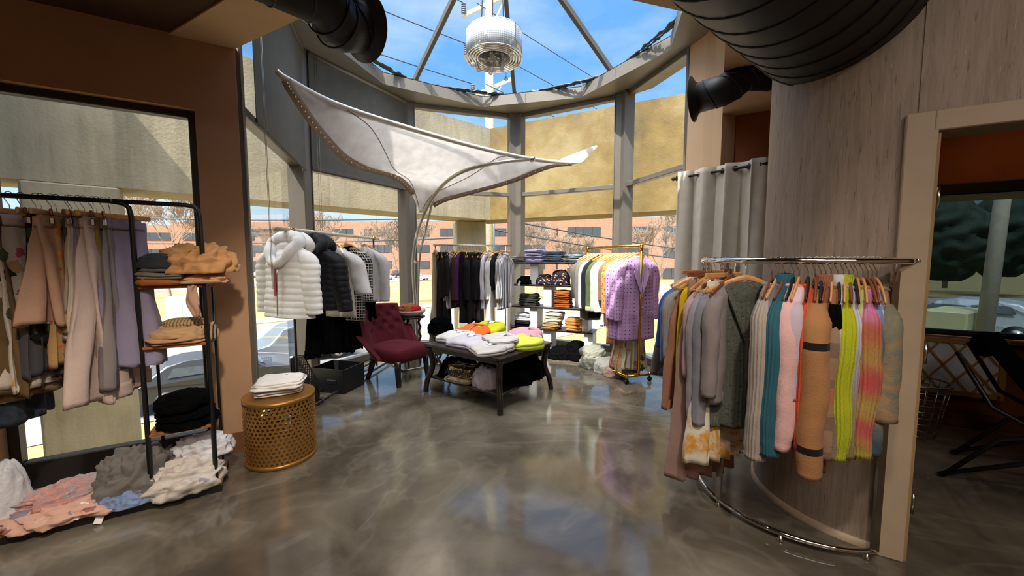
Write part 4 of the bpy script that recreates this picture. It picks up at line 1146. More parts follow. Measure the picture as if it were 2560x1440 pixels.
crumpled('folded_shirt', 'herringbone beige garment topping the middle pine shelf', 'folded clothes', rk(.13, .14, 1.08), rzl, F('herringbone', 'stripe', ('#b99568', '#77603f'), sc=60), .22, .22, .04, 9, gs, rough=.2, ridg=.5)
crumpled('folded_shirt', 'black and tan striped garment at the right end of the middle pine shelf', 'folded clothes', rk(.0, .08, .99), rzl, F('black_tan_stripe', 'stripe', ('#b8996a', '#211c18'), sc=70), .09, .14, .09, 10, gs, rough=.3)
for k, (z, h, w) in enumerate(((.45, .06, .3), (.51, .055, .29), (.565, .085, .27))):
    crumpled('folded_sweater', ('bottom', 'middle', 'top')[k] + ' black garment of the pile on the lower pine shelf', 'folded clothes', rk(.14 + .01 * k, .12, z), rzl, M['black_cloth'], w, .32, h, 20 + k, gs, rough=.22, ridg=.5)
# heap on the base board
gb = 'clothes heaped on the rack base board'
crumpled('folded_blouse', 'white floral blouse heaped at the right end of the base board', 'folded clothes', rk(.165, .08, .057), rzl + .15, F('white_faint_floral', 'floral', ('#cfc6bd', '#a7a0a5', '#c4b3ab', '#d8d0c8', '#9c96a0'), sc=10), .36, .34, .15, 31, gb, rough=.3, ridg=1.5)
crumpled('folded_blouse', 'plain white blouse crumpled against the window at the right of the base board', 'folded clothes', rk(.09, .18, .19), rzl, F('crisp_white', 'plain', ('#d8d5d8',)), .28, .2, .12, 32, gb, rough=.4, ridg=1.6)
crumpled('folded_jacket', 'grey crumpled jacket in the middle of the base board', 'folded clothes', rk(.40, .13, .075), rzl - .2, F('grey_cotton', 'plain', ('#77726d',)), .36, .32, .22, 33, gb, rough=.4, ridg=1.7)
crumpled('folded_scarf', 'lower pink floral garment spread on the base board', 'folded clothes', rk(.66, .1, .057), rzl, F('pink_floral_voile', 'floral', ('#d7aa97', '#b77f77', '#8e8a98', '#dcb8a4', '#c48e6a', '#9f6f66'), sc=9), .55, .34, .07, 34, gb, rough=.25, ridg=1.5)
crumpled('folded_scarf', 'upper pink printed garment lying on the base board', 'folded clothes', rk(.69, .16, .11), rzl + .1, F('pink_grey_print', 'tie', ('#d9b09f', '#c98f83', '#9b8f95', '#dcb9a5'), sc=11), .42, .24, .07, 35, gb, rough=.3, ridg=1.6)
crumpled('folded_shirt', 'faded blue garment folded on the front of the base board', 'folded clothes', rk(.42, -.0, .057), rzl, F('faded_blue', 'tie', ('#5f78a3', '#8b9cc0', '#475f8a'), sc=10), .28, .13, .075, 36, gb, rough=.2, ridg=1.1)
t_ = NT('clear_poly_bag'); t_.set(col=(.8, .8, .83, 1), rough=.3, alpha=.75); t_.bump(t_.noise(t_.co('Object'), 20, 4), .6, .02)
crumpled('plastic_bag', 'translucent white plastic bag of clothes at the far left of the base board', 'bag', rk(.95, .16, .057), rzl, t_.m, .2, .2, .3, 37, rough=.25, ridg=.5)
for t, z, a, lb in ((.6, .1, .5, 'white paper tag on the pink floral garment'), (.52, .045, .3, 'white paper tag hanging over the base board edge by the blue garment')):
    m = MB(); m.box((0, 0, 0), (.035, .002, .085), M=Matrix.Rotation(rzl, 3, 'Z') @ Matrix.Rotation(a, 3, 'Y') @ Matrix.Rotation(-.5, 3, 'X'))
    tag(m.build('paper_tag', M['paper_white'], loc=rk(t, -.045, z)), lb, 'price tag')
# ================================================================ half-round chrome rack
RC = Vector((1.775, 2.35, 0)); RR = .545; RZ = 1.488
def rr(a, r=RR, z=0): p = RC + D(a) * r; return Vector((p.x, p.y, z))
cr = thing('round_rack', 'half-round chrome clothes rack in front of the papered column', 'clothes rack')
ang = [i for i in range(-194, 3, 4)]
m = MB(); m.tube([rr(a, RR, RZ) for a in ang], .0165, 14); m.build('rail', M['chrome'], cr)
for a in (-194.5, 2.5):
    m = MB(); m.ball(rr(a, RR, RZ), .021, 12); m.build('end_cap', M['chrome'], cr)
m = MB(); m.tube([rr(a, RR - .01, .042) for a in range(-184, 3, 4)], .0135, 12); m.build('base_ring', M['chrome'], cr)
for a in (-103, -184, -10):
    m = MB(); m.beam(rr(a, RR - .01, .04), rr(a, RR - .01, 1.44), .036, .014, up=D(a)); m.build('upright', M['steel'], cr)
    m = MB(); m.beam(rr(a, RR - .01, 1.36), rr(a, RR, RZ - .01), .014, .008, up=D(a)); m.build('hook_bracket', M['chrome'], cr)
for a in (-103, -140, -180, -40, 0):
    m = MB(); m.lathe([(.0, 0), (.016, 0), (.018, .008), (.008, .014), (.008, .03), (0, .03)], rr(a, RR - .01, 0), 12); m.build('levelling_foot', M['steel'], cr)
G = 'tops on the chrome round rack'
def Y(a, off=0): d = D(a + off); return atan2(d.y, d.x) + pi      # local +x points to the rack centre
T = [  # angle, kind, mat, label, ybottom(px), opts
 (-45, 'skirt', F('navy_white_stripe', 'stripe', ('#cfccd0', '#2a2f4a'), sc=30), 'navy and white striped trousers on the far side of the round rack', 985, dict(a0=.13, a1=.16, hk='clip')),
 (-54, 'top', F('taupe_crepe', 'plain', ('#726863',)), 'long taupe poncho at the left end of the round rack', 955, dict(turn=30, sl=.5, w=.27, flare=.06, hk='wood')),
 (-60, 'top', F('royal_blue_silk', 'plain', ('#2c4a9c',), .5), 'royal blue blouse with puffed sleeve', 890, dict(turn=20, sl=.42, sr=(.055, .075), hk='wood')),
 (-66, 'top', F('slate_blue_cotton', 'plain', ('#5d7796',)), 'slate blue shirt behind the royal blue blouse', 1000, dict(turn=14, sl=.5, hk='wood', neck='shirt')),
 (-71, 'top', F('stone_grey_knit', 'plain', ('#a09a94',), knit=20), 'stone grey knit beside the slate blue shirt', 960, dict(turn=6, sl=.45, hk='white')),
 (-77, 'dress', F('terracotta_pleats', 'plain', ('#a8765d',)), 'terracotta pleated dress with lace neckline', 1025, dict(turn=20, fold=(.01, .03, 7), hk='wood')),
 (-83, 'top', F('bright_yellow', 'plain', ('#e5bf14',)), 'bright yellow sleeveless top', 1030, dict(turn=8, sl=0, w=.2, hk='wood', fold=(0, .02, 4))),
 (-87.5, 'top', F('blush_pink_cotton', 'plain', ('#c3a09d',)), 'blush pink top beside the yellow one', 1020, dict(turn=-6, sh=.18, sl=.5, hk='wood')),
 (-93, 'top', F('lilac_grey_fleece', 'plain', ('#a39a9e',)), 'lilac grey cardigan on the left bend of the round rack', 1040, dict(turn=-6, sh=.19, sl=.72, hk='wood', sr=(.065, .045))),
 (-99, 'top', F('cool_grey_fleece', 'plain', ('#8f8b92',)), 'cool grey cardigan with long sleeves', 1050, dict(turn=-4, sh=.19, sl=.74, hk='wood', sr=(.065, .045))),
 (-107, 'top', F('warm_grey_sweat', 'plain', ('#8e8380',)), 'warm grey sweatshirt just behind the crochet vest', 1000, dict(sl=.55, hk='dark')),
 (-116, 'top', F('olive_grey_crochet', 'floral', ('#5d5e54', '#4a4b43', '#6a6a5e', '#55564c'), sc=70, knit=28), 'olive grey crochet vest facing the room', 1112, dict(sl=0, w=.2, hk='wood', neck='v', turn=34)),
 (-129.5, 'top', F('oatmeal_cable_knit', 'plain', ('#a3968a',), knit=14), 'oatmeal cable knit sweater', 1140, dict(sl=.8, sr=(.075, .06), hk='dark')),
 (-132.3, 'top', F('blue_grey_knit', 'plain', ('#767b8d',), knit=22), 'blue grey knit sweater', 1125, dict(sl=.78, hk='wood', sr=(.06, .05))),
 (-135.5, 'top', F('teal_cable_knit', 'plain', ('#2c5a68',), knit=16), 'teal cable knit sweater with rolled neck', 1130, dict(sl=.78, sr=(.075, .06), hk='dark', neck='turtle')),
 (-139.2, 'top', F('powder_pink_fleece', 'plain', ('#d6a8a4',)), 'powder pink cardigan on a black hanger', 1112, dict(sl=.76, sr=(.07, .055), hk='black')),
 (-141.6, 'top', F('coral_blush', 'blocks', ('#cfb9c0', '#c9806f', '#a8624f', '#9b5748'), sc=1.0), 'coral sweater with white sleeves', 1120, dict(sl=.45, hk='wood', slm=F('white_sleeve_cotton', 'plain', ('#b9a8b3',)))),
 (-145.4, 'top', F('orange_red_rib', 'plain', ('#c9502c',), knit=18), 'orange red ribbed sweater', 1110, dict(sl=.74, hk='black')),
 (-148.4, 'top', F('camel_black_bands', 'bands', ('#9f7046', '#17120f'), sc=2.1), 'camel wool jacket with thin black bands', 1180, dict(sl=.84, sr=(.08, .065), hk='dark', b=.06)),
 (-150.6, 'top', F('pistachio_cotton', 'plain', ('#8b8f5c',)), 'pistachio top between camel and terracotta pieces', 1080, dict(sl=.4, sh=.14, w=.16, sr=(.036, .034), hk='black')),
 (-152.6, 'top', F('long_terracotta_knit', 'plain', ('#8f5a40',), knit=20), 'long terracotta cardigan hanging lowest', 1215, dict(sl=.7, hk='dark', neck='turtle')),
 (-154.7, 'top', F('brown_plaid_mohair', 'plaid', ('#8f7058', '#5a4a3e', '#a5644c'), sc=6), 'fuzzy brown plaid sweater', 1140, dict(sl=.72, hk='wood', sr=(.06, .05))),
 (-157.4, 'top', F('white_to_plaid', 'blocks', ('#cfd2d8', '#9c8d80', '#6b5d4e', '#7a6a54', '#8a7a68'), sc=1.05), 'mock neck sweater fading from white to brown', 1140, dict(sl=.72, hk='black', neck='turtle', sr=(.06, .05))),
 (-159.8, 'top', F('neon_lime_rib', 'plain', ('#a9ae1e',), knit=18), 'neon lime ribbed turtleneck', 1142, dict(sl=.78, hk='wood', neck='turtle', sr=(.068, .058))),
 (-161.9, 'top', F('lilac_white_knit', 'blocks', ('#b7b3c4', '#a79cab', '#8f8068', '#857446'), sc=1.1, knit=20), 'lilac white sweater fading to straw', 1135, dict(sl=.72, hk='dark', sr=(.06, .05))),
 (-163.8, 'top', F('jet_black_knit', 'plain', ('#121013',)), 'jet black top between the lilac and mustard knits', 900, dict(sl=.4, sh=.14, w=.16, sr=(.036, .034), hk='black')),
 (-165.4, 'top', F('mustard_lime', 'blocks', ('#b3b86c', '#8f7f22', '#7d6f1e', '#8d8025'), sc=1.1), 'mustard sweater with a lime collar', 1120, dict(sl=.7, hk='wood')),
 (-167.8, 'top', F('pink_yellow_blocks', 'blocks', ('#c77aa6', '#a5583f', '#a97f45', '#b04a48', '#a98a48', '#b5504e', '#a1913a', '#a1913a'), sc=1.15, knit=16), 'chunky sweater in pink and yellow colour blocks', 1132, dict(sl=.8, hk='wood', sr=(.075, .065))),
 (-169.9, 'top', F('slate_blocks', 'blocks', ('#6e86b8', '#4d5766', '#48565a', '#8a7f62', '#3d4a55', '#5d6a5c'), sc=1.1), 'slate blue colour block sweater', 1125, dict(sl=.76, hk='dark')),
 (-171.8, 'top', F('white_orange_blocks', 'blocks', ('#a9b2cf', '#b7814e', '#a87658', '#8a6a48', '#a38a4a', '#7a6a40'), sc=1.1), 'white and orange patchwork sweater', 1110, dict(sl=.74, hk='dark')),
 (-173.8, 'top', F('faded_pastel_patch', 'tie', ('#8a7a5a', '#6d6f60', '#9a7a58', '#5f6a66'), sc=5), 'faded pastel sweater at the right end of the round rack', 1125, dict(w=.16, sh=.16, sl=.5, sr=(.06, .08), hk='wood')),
 (-101, 'long', F('orange_tie_dye', 'tie', ('#c8822a', '#d99a3e', '#ded2bd', '#e0d6c6', '#b8731f'), sc=4.5), 'orange and white tie dye skirt hanging low on the round rack', 1150, dict(a0=.15, a1=.26, hk='clip')),
 (-84.5, 'long', F('dusty_rose_cotton', 'plain', ('#a8867a',)), 'long dusty rose skirt reaching lowest on the round rack', 1195, dict(a0=.16, a1=.28, hk='clipdark')),
]
for a, kind, mat, lb, yb, o in T:
    o = dict(o); hk = o.pop('hk'); turn = o.pop('turn', 0); p = rr(a, RR, RZ); a2 = a + ((-150 - a) * .45 if a > -110 else (-140 - a) * .72 if a < -125 else 0) + random.uniform(-4, 4) + turn; yaw = Y(a2)
    dpt = p.y - (.15 if a < -110 else 0.0)
    L = RZ - .08 - ybz(yb, dpt)
    short = lb
    for cut in (' on the ', ' at the ', ' in front', ' facing', ' behind', ' just', ' between', ' hanging', ' reaching', ' beside'):
        short = short.split(cut)[0]
    hang(hk, p, yaw, short, 'on the round rack')
    if kind == 'top':
        nk = o.pop('neck', 'crew')
        if a < -152: o.setdefault('sh', .165); o.setdefault('w', .17)
        g = top('sweater' if 'sweater' in lb or 'knit' in lb else 'cardigan' if 'cardigan' in lb else 'top', lb, 'garment', p, yaw, mat, L, sh=o.get('sh', .2), w=o.get('w', .205), b=o.get('b', .032), sl=min(o.get('sl', .6), L - .08), sr=o.get('sr', (.055, .045)), slm=o.get('slm'), neck=nk, flare=o.get('flare', 0), fold=o.get('fold', (0, .012, 3)), group=G, out=.02)
        if nk == 'v':
            m = MB()
            for s in (-1, 1): m.tube([(s * .075, .03, -.125), (s * .1, -.03, -.16), (s * .06, -.055, -.28), (s * .0, -.058, -.44), (0, -.055, -L - .05)], [.012, .014, .014, .012, .01], 8)
            m.build('crochet_edging', mat, g)
        if 'camel' in lb:
            m = MB(); m.tube([(-.2, -.05, -.19), (-.205, -.056, -.29), (-.2, -.062, -.46)], [.012, .016, .006], 8); m.build('black_facing', M['black_cloth'], g)
    elif kind == 'dress':
        g = top('dress', lb, 'garment', p, yaw, mat, L, sh=.19, w=.23, b=.045, sl=0, fold=o['fold'], flare=.04, group=G)
        m = MB(); m.tube([(-.1, -.035, -.12), (-.09, -.055, -.2), (-.08, -.06, -.3)], [.02, .025, .012], 8); m.build('lace_inset', F('rose_lace', 'dots', ('#b58a75', '#e2c8b4'), sc=60), g)
    elif kind == 'skirt':
        pants('trousers', lb, p, yaw, mat, L - .035, o['a0'], o['a1'], .015, .03, G)
    else:
        skirt('skirt', lb, 'garment', p, yaw, mat, L - .035, o['a0'], o['a1'], .02, .05, fold=(.004, .035, 5), group=G, band=M['maroon'] if False else None)
# ================================================================ clear rail with jackets
AP, AQ = Vector((-2.05, 3.41, 1.76)), Vector((-1.81, 5.14, 1.76)); AD = (AQ - AP).normalized(); AN = Vector((AD.y, -AD.x, 0))
def ar(t, z=1.76, off=0): p = AP + (AQ - AP) * t + AN * off; return Vector((p.x, p.y, z))
ac = thing('display_rail', 'clear acrylic rail on dark posts holding the puffer jackets', 'clothes rack')
t = NT('clear_acrylic'); t.set(col=(.86, .82, .72, 1), rough=.12, trans=.35, ior=1.3); M['acrylic'] = t.m
m = MB(); m.tube([ar(-.03), ar(1.04)], .02, 16); m.build('rail', M['acrylic'], ac)
for k, tt in enumerate((.085, .965)):
    m = MB(); m.tube([ar(tt - .015), ar(tt + .012)], .026, 16); c = m.build('collar', M['brass'], ac)
    m = MB(); m.tube([ar(tt, 1.74), ar(tt, .06)], .011, 10); m.build('post', M['black'], ac)
for off in (.02, -.2):
    m = MB(); m.tube([ar(-.02, .035, off), ar(1.2, .035, off)], .0135, 10); m.build('base_bar', M['black'], ac)
for tt in (-.02, .3, 1.2):
    m = MB(); m.tube([ar(tt, .035, .02), ar(tt, .035, -.2)], .0135, 10); m.tube([ar(tt, 0, -.09), ar(tt, .03, -.09)], .012, 8); m.build('cross_bar', M['black'], ac)
yawA = atan2(AN.y, AN.x)
puff_w = F('white_puffer_nylon', 'plain', ('#dfe0e0',), .6); puff_n = F('navy_puffer_nylon', 'plain', ('#0e1018',), .55)
hangA = [(.047, 'black', 'white hooded puffer jacket'), (.24, 'black', 'navy hooded puffer jacket'), (.43, 'wood', 'white shirt beside the navy puffer'), (.6, 'wood', 'black tweed jacket'), (.83, 'wood', 'white denim jacket')]
for tt, k, w_ in hangA: hang(k, ar(tt), yawA - radians(12), w_, 'on the clear rail')
def hood(g, mat, lining):
    loop = []; R = []
    for k in range(40):
        a = 2 * pi * k / 40; c, s_ = cos(a), sin(a)           # s_ = 1 at the back of the neck, -1 at the zipper
        loop.append((.15 * c * (1 - .2 * max(0, -s_)), .06 * s_ - .015 - .04 * max(0, -s_), -.14 + .07 * max(0, s_) - .17 * max(0, -s_) ** 1.3)); R.append(.056 + .012 * max(0, s_) - .022 * max(0, -s_) ** 2 + .004 * sin(a * 9))
    m = MB(); m.tube(loop, R, 12, closed=True); o = m.build('hood_rim', mat, g)
    m = MB()
    def bag(u, v):
        a = 2 * pi * u; t = v
        r = sin(pi * min(1, t * .92 + .04)) ** .7
        return (.19 * r * cos(a), .125 + .085 * r * sin(a), -.02 - .24 * t + .008 * sin(a * 5 + t * 6))
    m.grid(bag, 32, 14, wrap=True); m.build('hood', mat, g)
def puffer(label, tt, mat, yb, off, sl, extra, wide=0):
    p = ar(tt); L = 1.76 - .08 - ybz(yb, p.y - .05)
    g = top('puffer_jacket', label, 'jacket', p, yawA - radians(off), mat, L, sh=.235 + wide * .5, w=.25 + wide * .5, b=.085, sl=sl, sr=(.095, .082), quilt=(.058, .0085), flare=.03, group='outfits on the clear rail', out=.03 + wide, neck='none', fold=(0, .004, 3), bend=.03 + wide)
    hood(g, mat, mat)
    m = MB(); m.tube([(0, -.09, -.3), (0, -.108, -.4), (0.0, -.118, -.08 - L + .03)], .006, 8); z = m.build('zipper', M['steel'], g)
    return g, L
g, L = puffer('white hooded puffer jacket nearest the tan wall strip', .047, puff_w, 795, 12, .56, 1)
m = MB(); m.box((.0, -.128, -.47), (.026, .008, .24), bev=.003); m.build('pull_strap', plain('crimson_strap', '#8c1233', .5), g)
puffer('navy hooded puffer jacket next to the white one', .24, puff_n, 775, 8, .58, 0, .035)
whs = F('bright_white_poplin', 'plain', ('#e9e6e4',), .8, trans=.15)
p = ar(.43); top('shirt', 'white wide sleeve shirt between the navy puffer and the tweed jacket', 'shirt', p, yawA - radians(12), whs, 1.76 - .08 - ybz(790, p.y), sh=.24, w=.25, b=.05, sl=.44, sr=(.085, .1), neck='shirt', group='outfits on the clear rail', flare=.05, out=.09, bend=.09)
p = ar(.6); g = top('jacket', 'black jacket with white grid tweed front', 'jacket', p, yawA - radians(12), F('black_white_tweed', 'tweed', ('#0e0c0d', '#d8d4ce'), sc=32), 1.76 - .08 - ybz(800, p.y), sh=.24, w=.235, b=.05, sl=.55, sr=(.07, .06), neck='crew', group='outfits on the clear rail', collar_mat=M['black_cloth'])
m = MB()
for s in (-1, 1): m.add([(s * .02, -.066, -.42), (s * .12, -.064, -.36), (s * .09, -.055, -.14), (s * .045, -.055, -.14)], [(0, 1, 2, 3)])
solidify(m.build('lapel', M['black_cloth'], g), .006)
p = ar(.83); g = top('jacket', 'white denim jacket with black buttons at the far end of the clear rail', 'jacket', p, yawA - radians(12), F('white_denim', 'plain', ('#d9d8dc',)), 1.76 - .08 - ybz(753, p.y), sh=.23, w=.225, b=.05, sl=.6, sr=(.07, .06), neck='shirt', group='outfits on the clear rail', out=.06)
for z in (-.24, -.4, -.53, -.66):
    m = MB(); m.tube([(.02, -.06, z), (.02, -.074, z)], .017, 14); m.build('button', M['blackm'], g)
for z in (-.3, -.42):
    m = MB(); m.box((-.08, -.066, z), (.1, .004, .012)); m.build('pocket_trim', M['blackm'], g)
gp = 'black trousers on the clear rail'
def apants(tt, yb, a0, a1, b1, lb, yt, off=12):
    p = ar(tt + .03); zt = ybz(yt, p.y) - 1.76
    pants('trousers', lb, p, yawA - radians(off), M['black_cloth'], 1.76 + zt - ybz(yb, p.y), a0, a1, .03, b1, gp, z0=zt, shift=.0, cuffh=.07 if 'jogger' in lb else 0)
apants(.235, 893, .085, .07, .05, 'black jogger trousers below the navy puffer', 742)
apants(.425, 882, .095, .11, .045, 'black cropped flare trousers below the white shirt', 740)
apants(.6, 880, .09, .085, .045, 'black straight trousers below the tweed jacket', 745)
apants(.82, 860, .09, .085, .04, 'black trousers below the white denim jacket', 720)

# black crate and mesh holder on the base bars
cb = thing('storage_crate', 'open black crate on the floor under the jackets', 'crate', (-2.02, 4.38, 0), radians(-14))
m = MB(); w_, d_, h_ = .42, .36, .27
m.box((0, -d_ / 2, h_ / 2), (w_, .014, h_)); m.box((0, d_ / 2, h_ / 2), (w_, .014, h_)); m.box((-w_ / 2, 0, h_ / 2), (.014, d_, h_)); m.box((w_ / 2, 0, h_ / 2), (.014, d_, h_)); m.box((0, 0, .01), (w_, d_, .014)); m.build('body', M['blackm'], cb)
m = MB(); m.box((.06, -d_ / 2 - .012, .13), (.12, .014, .05), bev=.005); m.build('handle', M['black'], cb)
mh = thing('mesh_holder', 'black wire mesh file holder with slanted side by the mullion post', 'file holder', (-2.12, 3.86, 0), radians(8))
def meshpanel(y):
    m = MB()
    nx_, nz_ = 12, 20
    for i in range(nx_ + 1):
        x = -.11 + .22 * i / nx_; zt = .5 - .3 * max(0, (i / nx_ - .35) / .65)
        m.box((x, y, zt / 2), (.006, .004, zt))
    for k in range(nz_ + 1):
        z = .5 * k / nz_; x1 = .11 if z < .2 else .11 - (z - .2) / .3 * .143
        m.box(((x1 - .11) / 2, y, z), (x1 + .11, .004, .006))
    m.tube([(-.11, y, 0), (-.11, y, .5), (-.033, y, .5), (.11, y, .2), (.11, y, 0)], .006, 6, closed=True)
    return m
for y in (-.06, .06): meshpanel(y).build('mesh_side', M['black'], mh)
m = MB(); m.box((0, 0, .005), (.22, .12, .01)); m.box((-.108, 0, .25), (.006, .12, .5)); m.box((.108, 0, .1), (.006, .12, .2)); m.build('spine', M['black'], mh)

# gold perforated stool with folded tees
GD = Vector((-1.755, 2.83, 0)); gr, gh = .235, .485
gs_ = thing('drum_stool', 'round gold perforated metal drum stool by the tan wall strip', 'stool', GD)
def perforated(m, fn, nu, nv, wrap=True):
    w = nu * 2
    for j in range(nv):
        for i in range(nu):
            o = .5 * (j % 2); u0, u1 = (i + o) / nu, (i + 1 + o) / nu; v0, v1 = j / nv, (j + 1) / nv
            k = 8; um, vm = (u0 + u1) / 2, (v0 + v1) / 2
            hu, hv = (u1 - u0) * (.3 if (i + j) % 3 else .4), (v1 - v0) * (.42 if (i + j) % 3 else .3)
            ou = [(u0, v0), (um, v0), (u1, v0), (u1, vm), (u1, v1), (um, v1), (u0, v1), (u0, vm)]
            inn_ = [(um + hu * x, vm + hv * y) for x, y in ((-.7, -.7), (0, -1), (.7, -.7), (1, 0), (.7, .7), (0, 1), (-.7, .7), (-1, 0))]
            m.add([fn(*p) for p in ou + inn_], [(q, (q + 1) % 8, 8 + (q + 1) % 8, 8 + q) for q in range(8)])
m = MB(); perforated(m, lambda u, v: (gr * cos(2 * pi * u), gr * sin(2 * pi * u), .03 + v * (gh - .06)), 46, 15)
o = m.build('perforated_side', M['gold'], gs_); solidify(o, .003)
m = MB()
for j in range(9):
    r0, r1 = gr * (j + .6) / 9.6, gr * (j + 1.6) / 9.6; nn = max(8, int(46 * (j + 1.1) / 9.6))
    perforated(m, lambda u, v, r0=r0, r1=r1: ((r0 + (r1 - r0) * v) * cos(2 * pi * u), (r0 + (r1 - r0) * v) * sin(2 * pi * u), gh), nn, 1)
m.lathe([(0, gh), (gr * .6 / 9.6, gh)], n=24, cap=False)
o = m.build('perforated_top', M['gold'], gs_); solidify(o, .003)
m = MB(); m.lathe([(gr - .003, 0), (gr + .003, 0), (gr + .003, .03), (gr - .003, .03)], n=64); m.build('rim', M['gold'], gs_); m = MB(); m.lathe([(gr - .003, gh - .03), (gr + .003, gh - .03), (gr + .003, gh + .002), (gr - .004, gh + .002)], n=64); m.build('rim', M['gold'], gs_)
wt = F('white_jersey', 'plain', ('#e8e2db',))
folded('folded_tee', 'lower folded white tee on the gold drum stool', 'folded clothes', GD + Vector((-.03, .03, gh + .004)), .5, wt, .33, .28, .045, 2, 61, 'white tees on the drum stool', wr=.009)
g = folded('folded_tee', 'upper folded white tee with a printed neck label on the gold drum stool', 'folded clothes', GD + Vector((.005, .01, gh + .058)), .35, wt, .34, .28, .045, 2, 62, 'white tees on the drum stool', wr=.009)
m = MB(); m.tube([(.075 * cos(a) + .01, .08 + .03 * sin(a), .058) for a in [2 * pi * k / 20 for k in range(20)]], .006, 6, closed=True); m.build('neckline', wt, g)
m = MB(); m.box((.02, .07, .0605), (.035, .012, .002)); m.build('neck_label', M['blackm'], g)

# ================================================================ maroon tufted chair
chd = D(123)                                                    # the way it faces
ch = thing('tufted_chair', 'maroon button-tufted chair with flared back and dark tapered legs', 'chair', (-1.42, 4.72, 0), atan2(chd.y, chd.x) - pi / 2)
# local: +y forward, x sideways, seat .44 high
def seatf(u, v):
    th = 2 * pi * u; ex = .42; x = .29 * sp(cos(th), ex); y = .30 * sp(sin(th), ex)
    z = [.27, .28, .33, .40, .43, .445, .45, .453][min(7, int(v * 7 + .001))]
    k = [.88, .94, 1.0, 1.0, .95, .8, .4, 0][min(7, int(v * 7 + .001))]
    return (x * k * (1 + .04 * y), y * k + .02, z + .012 * (1 - (x / .3) ** 2) * (z > .42))
m = MB(); m.grid(seatf, 48, 7, wrap=True); m.add([seatf(i / 48, 0) for i in range(48)], [tuple(range(48))[::-1]]); subsurf(m.build('seat', M['maroon'], ch), 1)
tufts = []
for r_, (zz, n_) in enumerate(((.58, 3), (.665, 4), (.75, 3), (.83, 4))):
    for i in range(n_): tufts.append(((i - (n_ - 1) / 2) * .155, zz))
def back(u, v, off=0):
    s = u * 2 - 1; hgt = v
    ang = s * radians(98 - 30 * hgt); fl = .06 * max(0, hgt - .45) ** 1.2
    R_ = .29 + .07 * hgt; x = R_ * sin(ang) * (1 + .2 * hgt * hgt); y = -.0 - R_ * cos(ang) * .92 + .02 - .13 * hgt
    arm = max(0, abs(s) - .5) / .5
    top_ = .88 + .025 * cos(s * pi / 2) if abs(s) < .66 else lerp(.885, .60, min(1, ((abs(s) - .66) / .18)) ** .75)
    z = .30 + (top_ - .30) * hgt
    n_ = Vector((sin(ang), -cos(ang), .1))
    d = 0
    if off > 0:
        for tx, tz in tufts:
            q = ((x - tx) ** 2 + (z - tz) ** 2) / (.032 ** 2); d += .022 * math.exp(-q)
        d -= .012
    n_.normalize()
    p = Vector((x, y, z)) + n_ * (d if off > 0 else .055) * 1.0
    return p
m = MB(); NU, NV = 84, 40
m.grid(lambda u, v: back(u, v, 1), NU, NV); a = len(m.v); m.grid(lambda u, v: back(u, v, 0), NU, NV)
def gi(i, j, o=0): return o + j * (NU + 1) + i
for i in range(NU):
    m.f.append((gi(i, NV), gi(i + 1, NV), gi(i + 1, NV, a), gi(i, NV, a))); m.f.append((gi(i, 0), gi(i + 1, 0), gi(i + 1, 0, a), gi(i, 0, a)))
for j in range(NV):
    m.f.append((gi(0, j), gi(0, j + 1), gi(0, j + 1, a), gi(0, j, a))); m.f.append((gi(NU, j), gi(NU, j + 1), gi(NU, j + 1, a), gi(NU, j, a)))
ex_ = len(m.f) - len(m.sm); m.sm += [True] * ex_; m.mi += [0] * ex_; m.uv += [[(0, 0)] * 4] * ex_
bo = m.build('backrest', M['maroon'], ch)
bm_ = bo.modifiers.new('round', 'BEVEL'); bm_.width = .02; bm_.segments = 3; bm_.limit_method = 'ANGLE'; bm_.angle_limit = radians(50)
for tx, tz in tufts:
    v_ = min(1, (tz - .30) / .6); best = min(((abs(back(u / 200, v_, 1).x - tx), u / 200) for u in range(40, 161)))
    p = back(best[1], v_, 1); m = MB(); m.ball(p + Vector((0, .004, 0)), .011, 10); m.build('button', M['maroon'], bo)
for sx, sy, dx, dy in ((.22, .25, .01, .02), (-.22, .25, -.01, .02), (.2, -.22, .03, -.09), (-.2, -.22, -.03, -.09)):
    m = MB(); pts = [(sx + dx * f, sy + dy * f * f, .3 - .3 * f) for f in (0, .33, .66, 1)]
    m.tube(pts, [.052, .047, .04, .032], 4); m.build('leg', M['espresso'], ch)

# ================================================================ low display table with sweatshirts
tA, tB, tC = Vector((-1.01, 4.26, 0)), Vector((-.13, 3.59, 0)), Vector((.47, 4.30, 0))
tx_ = (tB - tA).normalized(); ty_ = (tC - tB).normalized()
TW, TD = (tB - tA).length, .95; TH = .55
tc = tA + tx_ * TW / 2 + ty_ * TD / 2; trz = atan2(tx_.y, tx_.x)
tb_ = thing('display_table', 'low espresso wood table with sabre legs and a lower shelf', 'table', tc, trz)
m = MB(); m.box((0, 0, TH - .015), (TW, TD, .03), bev=.006); m.build('tabletop', M['espresso'], tb_)
m = MB()
for s in (-1, 1): m.box((0, s * (TD / 2 - .05), TH - .055), (TW - .14, .022, .05)); m.box((s * (TW / 2 - .05), 0, TH - .055), (.022, TD - .14, .05))
m.build('apron', M['espresso'], tb_)
m = MB(); m.box((0, 0, .165), (TW - .1, TD - .1, .022), bev=.004); m.build('lower_shelf', M['espresso'], tb_)
for sx in (-1, 1):
    for sy in (-1, 1):
        m = MB(); pts = []; R = []
        for k in range(11):
            f = k / 10; o_ = -.05 + .0 * f; bow = -.035 * sin(pi * min(1, f * 1.35)) + .055 * max(0, f - .45) ** 1.3
            pts.append((sx * (TW / 2 - .035 + bow), sy * (TD / 2 - .035 + bow), TH - .03 - (TH - .03) * f)); R.append(lerp(.036, .028, f))
        m.tube(pts, R, 8); m.build('leg', M['espresso'], tb_)
def tp(x, y, z=TH): p = tc + tx_ * x + ty_ * y; return Vector((p.x, p.y, z))
